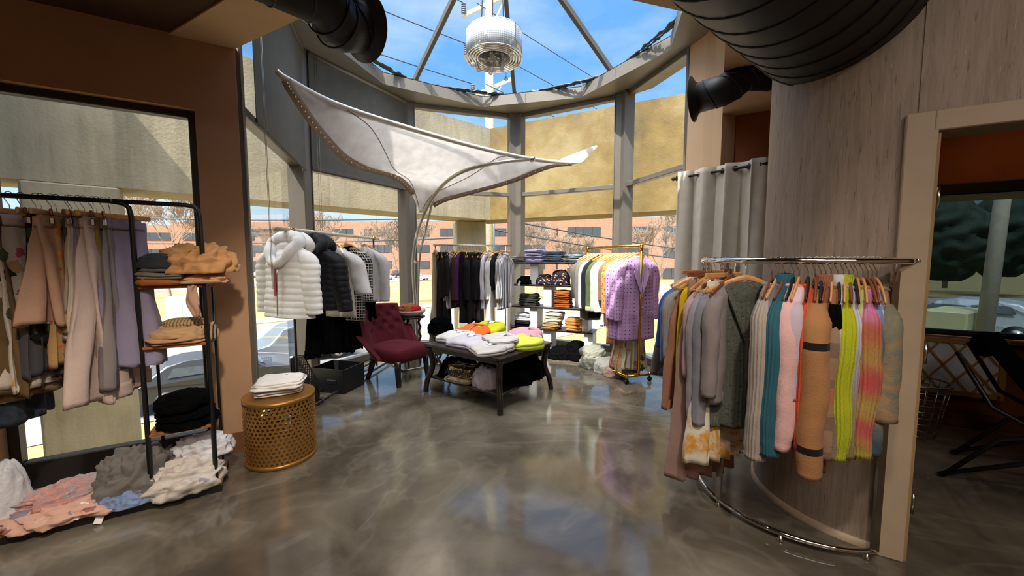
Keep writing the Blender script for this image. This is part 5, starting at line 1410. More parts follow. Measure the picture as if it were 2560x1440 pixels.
gt = 'sweatshirts laid out on the low table'
def sweat(x, y, z, rz, mat, label, w=.45, d=.34, h=.08, zipm=None, neck=None, tagm=True, seed=0, name='folded_sweatshirt'):
    g = thing(name, label, 'folded clothes', tp(x, y, z), trz + rz, gt); puffy_mesh(w, d, h, seed).build('cloth', mat, g)
    m = MB(); m.tube([(.085 * cos(a), d * .33 + .05 * sin(a), h + .006 - .012 * sin(a)) for a in [2 * pi * k / 24 for k in range(24)]], .013, 8, closed=True); m.build('neckline', neck or mat, g)
    if zipm: m = MB(); m.tube([(0, d * .2, h + .014), (0, -d * .1, h + .013), (0, -d * .45, h * .8)], .004, 6); m.build('zipper', zipm, g)
    if tagm: m = MB(); m.box((.02, d * .08, h + .02), (.055, .075, .002), M=Matrix.Rotation(.25, 3, 'Z') @ Matrix.Rotation(.15, 3, 'X')); m.build('price_tag', M['paper_white'], g)
    return g
sweat(-.35, -.15, TH, .12, F('off_white_fleece', 'plain', ('#dcd7d3',)), 'off-white folded sweatshirt at the left front of the low table', seed=71, h=.09)
sweat(-.08, -.24, TH, .05, F('pale_lilac_fleece', 'plain', ('#c6c1cb',)), 'pale lilac folded sweatshirt beside the off-white one', seed=72, h=.09)
gf = F('pale_grey_fleece', 'plain', ('#c5bfba',))
sweat(.25, .0, TH, -.45, F('sand_fleece', 'plain', ('#cfae84',)), 'sand folded sweatshirt mostly hidden at the back of the grey row', seed=73, h=.07, tagm=False)
sweat(.25, -.1, TH + .085, -.5, gf, 'third pale grey sweatshirt of the overlapping grey row', seed=74, h=.035)
sweat(.27, -.2, TH + .005, -.5, gf, 'second pale grey sweatshirt of the overlapping grey row', seed=75, h=.075)
sweat(.3, -.34, TH, -.5, gf, 'front pale grey sweatshirt at the near corner of the low table', seed=76, h=.07, w=.4)
sweat(-.36, .16, TH, .1, F('bright_orange_fleece', 'plain', ('#ea6a2a',)), 'bright orange zip hoodie folded on the low table', seed=77, h=.12, zipm=M['steel'], tagm=False)
sweat(-.3, .34, TH, .1, F('acid_yellow_fleece', 'plain', ('#c8cb1c',)), 'acid yellow hoodie folded behind the orange one', seed=78, h=.14, w=.4, zipm=M['steel'])
sweat(.26, .32, TH, -.6, F('bubblegum_pink', 'plain', ('#e59aa9',)), 'bubblegum pink sweatshirt behind the lime one', seed=79, h=.13, tagm=False)
sweat(.43, .12, TH, -.7, F('lime_fleece', 'plain', ('#d3df55',)), 'lime sweatshirt with a grey ribbed neckline at the right of the low table', seed=80, h=.1, neck=F('grey_rib', 'plain', ('#b5b2ad',)), tagm=False)
# lower shelf
SZ = .176; gu = 'clothes on the shelf under the low table'
crumpled('folded_sweater', 'black garment at the left end of the under-table shelf', 'folded clothes', tp(-.36, -.12, SZ), trz, M['black_cloth'], .34, .5, .18, 81, gu)
crumpled('folded_sweater', 'black garment deep at the back of the under-table shelf', 'folded clothes', tp(-.1, .22, SZ), trz, M['black_cloth'], .4, .3, .24, 82, gu)
t = NT('gold_sequin_cloth'); t.set(col=t.ramp(t.noise(t.co('Object'), 14, 4), [(.35, lin('#4d3716')), (.55, lin('#a5853f')), (.7, lin('#e8d39a'))]), rough=.25, metal=.8); t.bump(t.noise(t.co('Object'), 30, 3), .8, .01)
g = folded('folded_sweatshirt', 'gold metallic sweatshirt with black AMOUR lettering under the low table', 'folded clothes', tp(-.06, -.31, SZ + .055), trz + .15, t.m, .32, .22, .1, 2, 83, gu, wr=.012)
cu = bpy.data.curves.new('lettering', 'FONT'); cu.body = 'AMOUR'; cu.size = .1; cu.extrude = .004; cu.align_x = 'CENTER'
to = bpy.data.objects.new('tmp_text', cu); COL.objects.link(to)
me = bpy.data.meshes.new_from_object(to.evaluated_get(bpy.context.evaluated_depsgraph_get())); bpy.data.objects.remove(to)
me.materials.clear(); me.materials.append(M['blackm'])
lt = bpy.data.objects.new('lettering', me); COL.objects.link(lt); lt.parent = g; lt.location = (0.0, -.137, .03); lt.rotation_euler = (radians(72), 0, 0); lt.scale = (.95, 1, 1)
folded('folded_sweatshirt', 'cream and gold foil garment lying under the AMOUR sweatshirt', 'folded clothes', tp(-.08, -.33, SZ), trz + .1, F('cream_gold_foil', 'floral', ('#b5a689', '#a98a48', '#d8ccb2', '#8c7040'), sc=18), .36, .24, .05, 2, 84, gu, wr=.01)
g = crumpled('folded_sweatshirt', 'pale lilac sweatshirt with foil print at the front of the under-table shelf', 'folded clothes', tp(.24, -.3, SZ), trz, F('lilac_foil', 'plain', ('#bdb3bb',)), .3, .24, .2, 85, gu, rough=.25, ridg=.6)
for k, (x, y, w_, d_, h_) in enumerate(((.34, .02, .4, .34, .2), (.33, .22, .4, .34, .25), (.3, .33, .34, .26, .18))):
    crumpled('folded_sweater', ('front', 'middle', 'rear')[k] + ' black garment of the heap at the right of the under-table shelf', 'folded clothes', tp(x, y, SZ), trz, M['black_cloth'], w_, d_, h_, 86 + k, gu, rough=.25)

# ================================================================ twisted-leg stands
def twist_stand(x, y, h, r, label, legs=3):
    s = thing('twisted_stand', label, 'side table', (x, y, .022 if h > .6 else 0))
    m = MB(); m.lathe([(0, h - .03), (r * .9, h - .03), (r, h - .022), (r, h - .006), (r * .97, h), (0, h)], n=32); m.build('top', M['dark_wood'], s)
    for k in range(legs):
        a = 2 * pi * k / legs + .5; bx, by = r * .62 * cos(a), r * .62 * sin(a); m = MB()
        pts = []; R = []
        for i in range(61):
            f = i / 60; z = (h - .03) * (1 - f); tw = f * (h / .07) * 2 * pi * .5
            rr_ = .013 if .06 < f < .94 else 0
            pts.append((bx + rr_ * cos(tw), by + rr_ * sin(tw), z)); R.append(.017 if .06 < f < .9 else (.022 if f < .5 else .013))
        m.tube(pts, R, 8); m.build('leg', M['dark_wood'], s)
    return s
twist_stand(-1.42, 5.33, .68, .2, 'tall dark stand with twisted legs under the white bowl')
bw = thing('bowl', 'shallow white bowl on the tall twisted stand', 'bowl', (-1.42, 5.33, .703))
m = MB(); m.lathe([(0, 0), (.12, 0), (.17, .02), (.205, .06), (.212, .085), (.202, .085), (.19, .062), (.15, .03), (0, .022)], n=40); m.build('dish', plain('white_ceramic', '#dcd9d2', .3), bw)
crumpled('scarf', 'rust brown scarf heaped in the white bowl', 'scarf', (-1.44, 5.33, .765), .3, F('rust_scarf', 'plain', ('#9a5a35',)), .28, .24, .09, 91, rough=.5, ridg=.8)
crumpled('scarf', 'red scarf lying in the right side of the white bowl', 'scarf', (-1.34, 5.3, .77), .1, F('red_scarf', 'plain', ('#b01a18',)), .16, .2, .07, 92, rough=.4, ridg=.8)
twist_stand(-1.0, 5.36, .46, .17, 'short dark stand with twisted legs behind the low table')
crumpled('bag', 'black quilted bag heaped on the short twisted stand', 'bag', (-1.0, 5.36, .462), .2, M['black_cloth'], .34, .3, .2, 93, rough=.3, ridg=.8)

# ================================================================ sail canopy
cp = thing('sail_canopy', 'white fabric sail canopy on a curved chrome mast with steel base plate', 'canopy', (0, 0, 0))
cL, cM, cRt = at(690, 176, 3.22), at(1330, 398, 5.0), at(1494, 368, 5.15)
cP = at(1050, 532, 5.6); foot = Vector((-1.42, 5.74, .02))
def bez(P, n=24):
    P = [Vector(p) for p in P]; out = []
    for k in range(n + 1):
        t_ = k / n; Q = P[:]
        while len(Q) > 1: Q = [Q[i].lerp(Q[i + 1], t_) for i in range(len(Q) - 1)]
        out.append(Q[0])
    return out
# top edge tube: from the left tip through the joint to the right tip
e1 = at(860, 268, 3.75); e2 = at(1090, 340, 4.4); e3 = at(1420, 408, 5.12); e4 = at(1462, 405, 5.15)
def catm(P, n=10):
    P = [Vector(p) for p in P]; Q = [P[0] * 2 - P[1]] + P + [P[-1] * 2 - P[-2]]; out = []
    for i in range(1, len(Q) - 2):
        for k in range(n):
            t_ = k / n; a, b, c, d = Q[i - 1], Q[i], Q[i + 1], Q[i + 2]
            out.append(.5 * ((2 * b) + (c - a) * t_ + (2 * a - 5 * b + 4 * c - d) * t_ ** 2 + (3 * b - a - 3 * c + d) * t_ ** 3))
    out.append(P[-1]); return out
edge = catm([cL, at(725, 202, 3.3), e1, e2, at(1230, 377, 4.8), cM, e3], 10)
m = MB(); m.tube(edge, [.02 + .006 * min(1, k / 8) for k in range(len(edge))], 12); m.build('top_tube', plain('white_grey_tube', '#c9c5bd', .35, .3, .02), cp)
# left and right lower edges
le = catm([cL + Vector((.03, .02, -.03)), at(735, 245, 3.35), at(800, 335, 3.7), at(880, 410, 4.25), at(980, 442, 4.95), at(1022, 475, 5.3), cP], 8)
re = catm([e4, at(1380, 412, 5.25), at(1280, 450, 5.35), at(1180, 478, 5.45), at(1105, 500, 5.55), cP + Vector((.02, 0, .0))], 10)
def samp(P, t_):
    f = t_ * (len(P) - 1); i = min(len(P) - 2, int(f)); return P[i].lerp(P[i + 1], f - i)
topE = edge + [e4]
def sail(u, v):
    T0 = samp(topE, u); a, b = samp(le, v), samp(re, v)
    # Coons style blend: top edge, both lower edges, mast point
    ruled = a.lerp(b, u); lin_top = topE[0].lerp(topE[-1], u)
    p = ruled + (T0 - lin_top) * (1 - v) ** 1.3
    p.z += .10 * sin(pi * u) * sin(pi * v) * (1 - v * .3); p.y += .16 * sin(pi * u) * sin(pi * min(1, v * 1.2)) * .8
    return p
m = MB(); m.grid(sail, 60, 40); sl_ = m.build('sail', M['canvas'], cp); solidify(sl_, .004)
for uu in (.33, .72):
    m = MB(); m.tube([sail(uu + .04 * sin(pi * k / 24), k / 24) - Vector((0, .012, .004)) for k in range(24)], .005, 6); m.build('seam', M['band'], sl_)
# white wing tip on the right
tipb = e3
m = MB(); m.add([tuple(at(1400, 398, 5.15)), tuple(at(1430, 412, 5.15)), tuple(at(1456, 406, 5.15)), tuple(at(1494, 366, 5.15)), tuple(at(1490, 363, 5.15))], [(0, 1, 2, 3, 4)]); o = m.build('wing_tip', M['canvas'], cp); solidify(o, .02)
def band(P, w, name, nrm, cnt):
    m = MB(); n = len(P) - 1
    pts = [samp(P, k / 60) for k in range(61)]
    vs = []
    for k, p in enumerate(pts):
        tt_ = (pts[min(60, k + 1)] - pts[max(0, k - 1)]).normalized(); s_ = tt_.cross(nrm).normalized()
        vs += [p - s_ * w * .3 - nrm * .012, p + s_ * w * .7 - nrm * .012]
    m.add(vs, [(2 * k, 2 * k + 1, 2 * k + 3, 2 * k + 2) for k in range(60)], smooth=True); o = m.build(name, M['band'], cp); solidify(o, .006)
    me_ = None
    for k in range(cnt):
        f = (k + .5) / cnt * .96 + .02; p = samp(P, f); q = samp(P, min(1, f + .01)); tt_ = (q - p).normalized(); s_ = tt_.cross(nrm).normalized(); c = p + s_ * w * .2 - nrm * .018
        if me_ is None:
            g_ = MB(); g_.ball((0, 0, 0), .0085, 8); me_ = g_.mesh('grommet', M['chrome'])
        b = bpy.data.objects.new('grommet', me_); COL.objects.link(b); b.parent = o; b.location = c
nL = (Vector((0, 0, EYE)) - at(850, 380, 4.1)).normalized() * -1
band(le[2:-6], .075, 'left_webbing', nL, 34)
nR = (Vector((0, 0, EYE)) - at(1250, 460, 5.4)).normalized() * -1
band(re[4:-6], .06, 'right_webbing', nR, 22)
# mast: two slim tubes from the plate, bowing out and up to the joint
mast = catm([foot, at(1038, 760, 5.72), at(1033, 650, 5.7), at(1050, 560, 5.62), at(1092, 480, 5.3), at(1150, 432, 4.98), at(1240, 407, 4.88), cM], 8)
m = MB(); m.tube(mast, .024, 12); m.build('mast', plain('satin_silver_tube', '#b7b4ad', .3, .6, .02), cp)
m = MB(); m.tube([foot + Vector((.04, -.02, 0))] + catm([at(1045, 750, 5.68), at(1050, 640, 5.66), at(1068, 560, 5.6), at(1085, 490, 5.5)], 8), .016, 10); m.build('mast_strut', plain('satin_silver_tube', '#b7b4ad', .3, .6, .02), cp)
m = MB(); m.ball(cM, .038, 14, (1.25, 1, 1)); m.build('joint', M['steel'], cp)
m = MB(); m.ball(at(1037, 655, 5.69), .022, 10); m.build('clamp', M['chrome'], cp)
m = MB(); m.box((-1.38, 5.44, .011), (.66, .62, .022), rot=radians(38), bev=.004); m.build('base_plate', M['steel'], cp)
SKYGLOW = 13.0
FILL_PANEL = 30
# ================================================================ straight rail of black clothes by the middle window
FP, FQ = Vector((-1.135, 5.56, 1.69)), Vector((-.02, 5.80, 1.69)); FD = (FQ - FP).normalized(); FN = Vector((-FD.y, FD.x, 0))
fr_ = thing('clothes_rail', 'thin steel rail of mostly black clothes at the middle window', 'clothes rack')
m = MB(); m.tube([FP, FQ + FD * .02], .011, 12); m.build('rail', M['steel'], fr_)
for k in (.03, .93):
    p = FP.lerp(FQ, k); m = MB(); m.tube([p, (p.x, p.y, .02)], .01, 10); m.build('post', M['steel'], fr_)
    m = MB(); m.beam((p.x - FN.x * .22, p.y - FN.y * .22, .015), (p.x + FN.x * .22, p.y + FN.y * .22, .015), .025, .02); m.build('foot', M['steel'], fr_)
def fpos(px):
    # the spot on the rail under a pixel column
    u = (px - 1280) / FOC / 1.0; a = FP; t_ = (a.x - u * a.y * 1.006) / (u * 1.006 * (FQ.y - a.y) - (FQ.x - a.x)); return FP.lerp(FQ, t_)
yawF = atan2(FN.y, FN.x)
bk = ['#121013', '#171416', '#0f0e11', '#1b1719', '#141215']
def blk(i): return F('black_cloth_tone_%d' % (i % 5), 'plain', (bk[i % 5],))
FT = [
 (1091, 'pants', F('beige_crepe', 'plain', ('#b8a98b',)), 885, 8, 'long beige trousers at the left end of the steel rail'),
 (1103, 'dress', blk(0), 802, 10, 'black dress next to the beige trousers'),
 (1109, 'top', blk(1), 740, 6, 'black blouse, second dark piece from the beige trousers'),
 (1115, 'dress', blk(2), 805, 12, 'black dress left of the first striped shirt'),
 (1121, 'top', blk(3), 735, 9, 'charcoal black blouse touching the first striped shirt'),
 (1133, 'top', F('white_black_stripe', 'stripe', ('#dedbd8', '#3a3b48'), sc=34), 770, 40, 'white shirt with dark stripes left of the purple top'),
 (1143, 'top', F('dark_cocoa', 'plain', ('#3a2a25',)), 765, 20, 'dark cocoa top beside the purple one'),
 (1151, 'top', F('deep_purple', 'plain', ('#4a1f5c',)), 758, 24, 'deep purple tunic on the steel rail'),
 (1160, 'dress', blk(0), 800, 14, 'black dress just right of the purple tunic'),
 (1168, 'top', blk(4), 760, 8, 'black top, second right of the purple tunic'),
 (1176, 'dress', blk(1), 802, 16, 'black dress, third right of the purple tunic'),
 (1184, 'dress', F('dark_plum_brown', 'plain', ('#2a2023',)), 790, 8, 'plum black dress in the middle of the dark clothes'),
 (1192, 'top', blk(2), 770, 14, 'black top right of the plum black dress'),
 (1199, 'dress', blk(3), 800, 10, 'black dress, second left of the white blouses'),
 (1206, 'top', blk(0), 765, 26, 'black draped top touching the white blouses'),
 (1216, 'top', F('lilac_white_stripe', 'stripe', ('#d5d3da', '#b3b1c2'), sc=30), 770, 30, 'lilac white shirt right of the black clothes'),
 (1225, 'dress', F('ivory_satin', 'plain', ('#dcd6cf',)), 828, 16, 'long ivory dress among the white blouses'),
 (1234, 'top', F('snow_white_cotton', 'plain', ('#e2e0dd',)), 768, 36, 'snow white blouse with rolled sleeve beside the black lace top'),
 (1245, 'top', blk(4), 718, 44, 'black lace top hung slanting near the right end of the steel rail'),
 (1256, 'top', F('blue_black_stripe', 'stripe', ('#d6d4d3', '#2e3142'), sc=40), 772, 30, 'blue black striped tunic, second from the right end of the steel rail'),
 (1264, 'top', F('grey_white_stripe', 'stripe', ('#e0dedb', '#42465c'), sc=36), 770, 38, 'striped tunic at the right end of the steel rail'),
]
gF = 'clothes on the steel rail'
for i, (px, kd, mat, yb, off, lb) in enumerate(FT):
    p = fpos(px); yaw = yawF - radians(off); L = 1.69 - .08 - ybz(yb, p.y)
    sh_ = lb
    for c in (' on the ', ' at the ', ' next', ' left of', ' beside', ' just', ' touching', ' right of', ' hung', ' among', ' in the middle'): sh_ = sh_.split(c)[0]
    hang('wood' if i % 4 else 'clip', p, yaw, (sh_ if sh_.count(' ') > 1 and 'black' not in sh_ else lb).replace(' on the steel rail', ''), 'on the steel rail')
    if kd == 'pants': pants('trousers', lb, p, yaw, mat, L - .03, .13, .16, .02, .05, gF)
    elif kd == 'dress': skirt('dress', lb, 'garment', p, yaw, mat, L, .17, .2, .025, .045, fold=(.003, .02, 4), z0=-.1, group=gF)
    else: top('top', lb, 'garment', p, yaw, mat, L, sh=.18, w=.19, b=.03, sl=min(.6, L - .1), sr=(.055, .045), fold=(0, .012, 4), group=gF, out=.01, tilt=.25 if 'slanting' in lb else 0)

# ================================================================ shelf unit
ES = Vector((.0, 6.06, 0)); ED = D(114); EN = Vector((-ED.y, ED.x, 0)); EN = EN if EN.y > 0 else -EN
def es(s, off=0, z=0): p = ES + ED * s + EN * off; return Vector((p.x, p.y, z))
erz = atan2(ED.y, ED.x)
sh = thing('shelf_unit', 'open shelf unit with dark boards and staggered white dividers', 'shelf unit')
SH = [1.445, 1.10, .76, .42]
for z in SH:
    m = MB(); m.box(es(.64, .15, z - .014), (1.3, .32, .028), rot=erz, bev=.003); m.build('shelf', M['espresso'], sh)
for i, (s, z0, z1) in enumerate(((.36, 1.10, 1.417), (1.15, 1.10, 1.417), (.58, .76, 1.072), (1.2, .76, 1.072), (.35, .42, .732), (1.15, .42, .732), (.58, 0, .392), (.05, 0, .392), (1.22, 0, .392))):
    m = MB(); m.box(es(s, .16, (z0 + z1) / 2), (.13, .26, z1 - z0), rot=erz, bev=.003); m.build('divider', M['white'], sh)
ge = 'folded clothes on the shelf unit'
def pile(s, off, z, mats, names, w=.27, d=.27, h=.05, fan=0, seed=100, rough=None):
    for k, (mt, nm) in enumerate(zip(mats, names)):
        p = es(s + fan * k, off, z + .002 + (h + .012) * k)
        folded('folded_jeans' if 'jeans' in nm else 'folded_clothes', nm, 'folded clothes', p, erz + random.uniform(-.06, .06), mt, w, d, h, 2, seed + k, ge, wr=.006)
gj = F('washed_grey_denim', 'plain', ('#5c5b57',)); lv = F('lavender_denim', 'plain', ('#b9b2d6',)); bd = F('mid_blue_denim', 'plain', ('#4d718f',)); gb_ = F('grey_blue_denim', 'plain', ('#6d7f86',))
pile(.08, .14, SH[0], [gj, gj], ['lower grey jeans at the left end of the top shelf', 'upper grey jeans at the left end of the top shelf'], h=.032, seed=101)
pile(.34, .14, SH[0], [lv] * 4, ['bottom lavender jeans of the top shelf stack', 'second lavender jeans from the bottom of the top shelf stack', 'third lavender jeans from the bottom of the top shelf stack', 'topmost lavender jeans of the top shelf stack'], h=.037, seed=104, w=.3)
pile(.66, .14, SH[0], [bd] * 3, ['bottom blue jeans of the top shelf stack', 'middle blue jeans of the top shelf stack', 'topmost blue jeans of the top shelf stack'], h=.044, seed=110, w=.3)
pile(.97, .14, SH[0], [gb_] * 2, ['lower grey blue jeans at the right of the top shelf', 'upper grey blue jeans at the right of the top shelf'], h=.044, seed=115, w=.3)
g = crumpled('folded_jeans', 'black jeans with a hanging price tag on the second shelf', 'folded clothes', es(.2, .12, SH[1]), erz, M['black_cloth'], .32, .27, .12, 118, ge, rough=.2, ridg=.5)
m = MB(); m.box((-.06, -.16, .015), (.035, .002, .08), M=Matrix.Rotation(.3, 3, 'Y')); m.build('price_tag', M['paper_white'], g)
fl = F('dark_floral', 'floral', ('#1a1420', '#6a5a72', '#b89a86', '#2c2430', '#8f8aa0', '#1f1a26', '#c0703a'), sc=30)
crumpled('folded_dress', 'left dark floral garment on the second shelf', 'folded clothes', es(.5, .12, SH[1]), erz, fl, .28, .27, .15, 120, ge, rough=.25, ridg=.5)
crumpled('folded_dress', 'right dark floral garment piled higher on the second shelf', 'folded clothes', es(.76, .12, SH[1]), erz, fl, .28, .27, .22, 121, ge, rough=.25, ridg=.5)
ol = F('dark_olive_cotton', 'plain', ('#2b2c22',))
pile(.25, .13, SH[2], [ol] * 3, ['bottom dark olive trousers on the third shelf', 'middle dark olive trousers on the third shelf', 'topmost dark olive trousers on the third shelf'], h=.048, w=.3, seed=125)
ru = F('rust_corduroy', 'plain', ('#8a4a1c',))
pile(.8, .13, SH[2], [ru] * 4, ['bottom rust trousers of the third shelf stack', 'second rust trousers from the bottom of the third shelf stack', 'third rust trousers from the bottom of the third shelf stack', 'topmost rust trousers of the third shelf stack'], h=.052, w=.26, seed=130)
pile(.16, .13, SH[3], [M['black_cloth'], F('black_jersey_fold', 'plain', ('#17161a',)), F('pale_grey_shirt', 'plain', ('#b9b8bd',)), F('white_grey_shirt', 'plain', ('#cfccc8',))], ['lower black top on the fourth shelf', 'upper black top on the fourth shelf', 'pale grey shirt above the black tops on the fourth shelf', 'white grey shirt topping the fourth shelf pile'], h=.04, seed=136, w=.29)
cr_ = [F('camel_chino', 'plain', ('#95683c',)), F('brown_chino', 'plain', ('#a07a4e',))] + [F('cream_chino_%d' % k, 'plain', (c,)) for k, c in enumerate(('#cdbf9f', '#d6cbb0', '#cfc6ae', '#dad2bd'))]
pile(.62, .12, SH[3], cr_, ['camel trousers at the base of the cream stack', 'brown trousers above the camel pair', 'lowest cream trousers of the fanned stack', 'second cream trousers of the fanned stack', 'third cream trousers of the fanned stack', 'topmost cream trousers of the fanned stack'], h=.03, fan=.012, seed=142, w=.28)
cm_ = F('caramel_cotton', 'plain', ('#b87a3e',))
pile(1.0, .08, SH[3], [cm_] * 2, ['lower caramel trousers at the right of the fourth shelf', 'upper caramel trousers at the right of the fourth shelf'], h=.08, seed=150, w=.25)
crumpled('folded_coat', 'black garment on the floor left of the lower white divider', 'folded clothes', es(.38, .08, 0), erz, M['black_cloth'], .3, .3, .3, 152, ge, rough=.25)
crumpled('folded_coat', 'black garment heap on the floor right of the white divider', 'folded clothes', es(.8, .0, 0), erz, M['black_cloth'], .36, .34, .16, 153, ge, rough=.25)
crumpled('folded_coat', 'taller black garment heap on the floor near the gold rail', 'folded clothes', es(1.05, .06, 0), erz, M['black_cloth'], .4, .36, .24, 154, ge, rough=.25)

# ================================================================ gold pipe rack
GP, GQ, GZ_ = Vector((1.53, 4.56, 0)), Vector((1.11, 5.65, 0)), 1.65
GDv = (GQ - GP).normalized(); GN = Vector((GDv.y, -GDv.x, 0))
def gp_(t, z=GZ_, off=0): p = GP + (GQ - GP) * t + GN * off; return Vector((p.x, p.y, z))
gk = thing('gold_rack', 'gold pipe clothes rack on black casters', 'clothes rack')
m = MB(); m.tube([gp_(0, GZ_), gp_(1, GZ_)], .017, 14); m.build('rail', M['brass'], gk)
for t_ in (0, 1):
    m = MB(); m.tube([gp_(t_, GZ_), gp_(t_, .09)], .017, 14); m.build('upright', M['brass'], gk)
    m = MB(); m.ball(gp_(t_, GZ_), .025, 12); m.tube([gp_(t_, GZ_), gp_(t_, GZ_ - .05)], .022, 12); m.build('elbow', M['brass'], gk)
    m = MB(); m.tube([gp_(t_, .09, -.17), gp_(t_, .09, .17)], .017, 14); m.ball(gp_(t_, .09, -.17), .023, 10); m.ball(gp_(t_, .09, .17), .023, 10); m.build('foot_bar', M['brass'], gk)
    for o_ in (-.17, .17):
        m = MB(); m.tube([gp_(t_, .085, o_), gp_(t_, .05, o_)], .012, 8); c = gp_(t_, .028, o_); m.tube([c + GDv * -.012, c + GDv * .012], .027, 16); m.build('caster', M['blackm'], gk)
m = MB(); m.tube([gp_(0, .09, -.17), gp_(1, .09, -.17)], .015, 12); m.tube([gp_(0, .09, .0), gp_(1, .09, .0)], .015, 12); m.build('bottom_rail', M['brass'], gk)
yawG = atan2(GN.y, GN.x)
lil = F('lilac_studded_crepe', 'dots', ('#bf97c6', '#5a3d66'), sc=22)
gG = 'clothes on the gold rack'
GT = [
 (.05, 'blazer', lil, 850, 'front lilac studded blazer facing the room on the gold rack', 2),
 (.12, 'blazer', lil, 848, 'second lilac studded blazer just behind the front one', 8),
 (.19, 'blazer', lil, 846, 'third lilac studded blazer nearest the yellow top', 12),
 (.25, 'top', F('butter_yellow', 'plain', ('#dfcb78',)), 760, 'butter yellow top behind the lilac blazers', 8),
 (.31, 'top', F('orange_ditsy', 'floral', ('#c98a5a', '#c33c1e', '#e0b070', '#a8552a', '#3d6a3a'), sc=34), 860, 'orange ditsy floral blouse behind the yellow top', 14),
 (.37, 'top', F('leopard_brown', 'dots', ('#8a6c4e', '#1d1712'), sc=45), 740, 'brown leopard dotted blouse behind the orange floral one', 12),
 (.43, 'top', F('bright_ivory', 'plain', ('#eeecdd',)), 815, 'ivory ruffled blouse with gathered sleeves', 22),
 (.51, 'top', F('pale_sage', 'plain', ('#bcc4b2',)), 770, 'pale sage shirt between the ivory blouse and olive jacket', 20),
 (.59, 'top', F('olive_green_twill', 'plain', ('#55603f',)), 775, 'olive green jacket with turned back cuff', 30),
 (.69, 'top', F('soft_black_denim', 'plain', ('#1c1b1d',)), 795, 'soft black denim jacket behind the olive one', 26),
 (.77, 'top', F('cool_white_cotton', 'plain', ('#c8cad2',)), 760, 'cool white long sleeve shirt near the far end of the gold rack', 32),
 (.85, 'top', F('stone_taupe', 'plain', ('#77736a',)), 800, 'stone taupe tunic, second from the far end of the gold rack', 34),
 (.93, 'top', F('dark_stone', 'plain', ('#69655e',)), 735, 'dark stone tee at the far end of the gold rack', 36),
]
for t_, kd, mat, yb, lb, off in GT:
    p = gp_(t_); yaw = yawG + radians(off) * -.4; L = GZ_ - .08 - ybz(yb, p.y)
    sh_ = lb
    for c in (' on the ', ' at the ', ' facing', ' just', ' behind', ' between', ' near', ' with'): sh_ = sh_.split(c)[0]
    hang('wood', p, yaw, sh_, 'on the gold rack')
    if kd == 'blazer':
        g = top('blazer', lb, 'blazer', p, yaw, mat, L, sh=.225, w=.235, b=.055, sl=.7, sr=(.07, .055), neck='none', group=gG, flare=.03, out=.03, wr=.01, fold=(0, .006, 3))
        if t_ < .1:
            m = MB()
            for s in (-1, 1): m.add([(s * .01, -.088, -.58), (s * .075, -.085, -.42), (s * .115, -.078, -.32), (s * .085, -.07, -.26), (s * .1, -.06, -.2), (s * .07, -.045, -.115), (s * .05, -.066, -.2)], [(0, 1, 2, 3, 4, 5, 6)])
            solidify(m.build('lapel', F('lilac_plain', 'plain', ('#c4a0cc',)), g), .008)
            m = MB(); m.add([(0, -.08, -.56), (.05, -.068, -.2), (0.0, -.058, -.14), (-.05, -.068, -.2)], [(0, 1, 2, 3)]); m.build('lining', F('pale_lining', 'plain', ('#cdb4d4',)), g)
            for z in (-.61, -.74):
                m = MB(); m.tube([(.02, -.07, z), (.02, -.084, z)], .014, 12); m.build('button', plain('lilac_button', '#9a74a4', .3), g)
            m = MB()
            for s in (-1, 1): m.box((s * .13, -.074, -.8), (.12, .008, .04))
            m.build('pocket_flap', mat, g)
    else:
        cuff = F('olive_cuff', 'plain', ('#8f9a76',)) if 'cuff' in lb else None
        top('blouse' if 'blouse' in lb else 'shirt', lb, 'garment', p, yaw, mat, L, sh=.2, w=.2, b=.04, sl=min(.66, L - .05), sr=(.07, .055) if 'olive' in lb or 'ruffled' in lb else (.06, .045), neck='shirt' if 'shirt' in lb or 'jacket' in lb else 'crew', group=gG, out=.03, cuff_mat=cuff, wr=.012 if 'ruffled' in lb else .007)
for t_, mat, lb, a1, yt, yb in ((.08, F('cream_leaf_print', 'floral', ('#c9bda3', '#5d6a48', '#d2c8b2', '#b08a5a', '#d8cdb6'), sc=9), 'cream skirt printed with leaves under the front blazer', .14, 800, 925), (.15, F('cream_orange_print', 'tie', ('#c8bca2', '#cfc3aa', '#c98a3c', '#c7b08a', '#b05a4a'), sc=6), 'cream and orange printed dress under the blazers', .16, 800, 935), (.24, F('pink_cream_print', 'tie', ('#cbbfa8', '#c6b79c', '#b86a6a', '#cdbfa6'), sc=6), 'cream dress with pink print nearest the floor bundle', .17, 800, 920)):
    p = gp_(t_); zt = ybz(yt, p.y) - GZ_
    skirt('skirt', lb, 'garment', p, yawG, mat, GZ_ + zt - ybz(yb, p.y), .1, a1 + .03, .03, .06, fold=(.006, .03, 6), z0=zt, group='long prints below the blazers')
gkn = F('grey_green_knit', 'plain', ('#8b8c7d',), knit=30)
crumpled('folded_sweater', 'upper grey green knit lying on the bottom rail of the gold rack', 'folded clothes', gp_(.78, .14, -.05), 1.0, gkn, .42, .34, .13, 160, 'knits on the gold rack base', rough=.25, ridg=.4)
crumpled('folded_sweater', 'lower grey green knit lying on the bottom rail of the gold rack', 'folded clothes', gp_(.72, .0, -.1), 1.2, gkn, .46, .36, .16, 161, 'knits on the gold rack base', rough=.25, ridg=.4)
crumpled('folded_sweater', 'white knit heaped on the gold rack base', 'folded clothes', gp_(.45, .0, -.08), 1.0, F('fluffy_white_knit', 'plain', ('#dedcd0',), knit=30), .34, .34, .18, 162, 'knits on the gold rack base', rough=.3, ridg=.5)
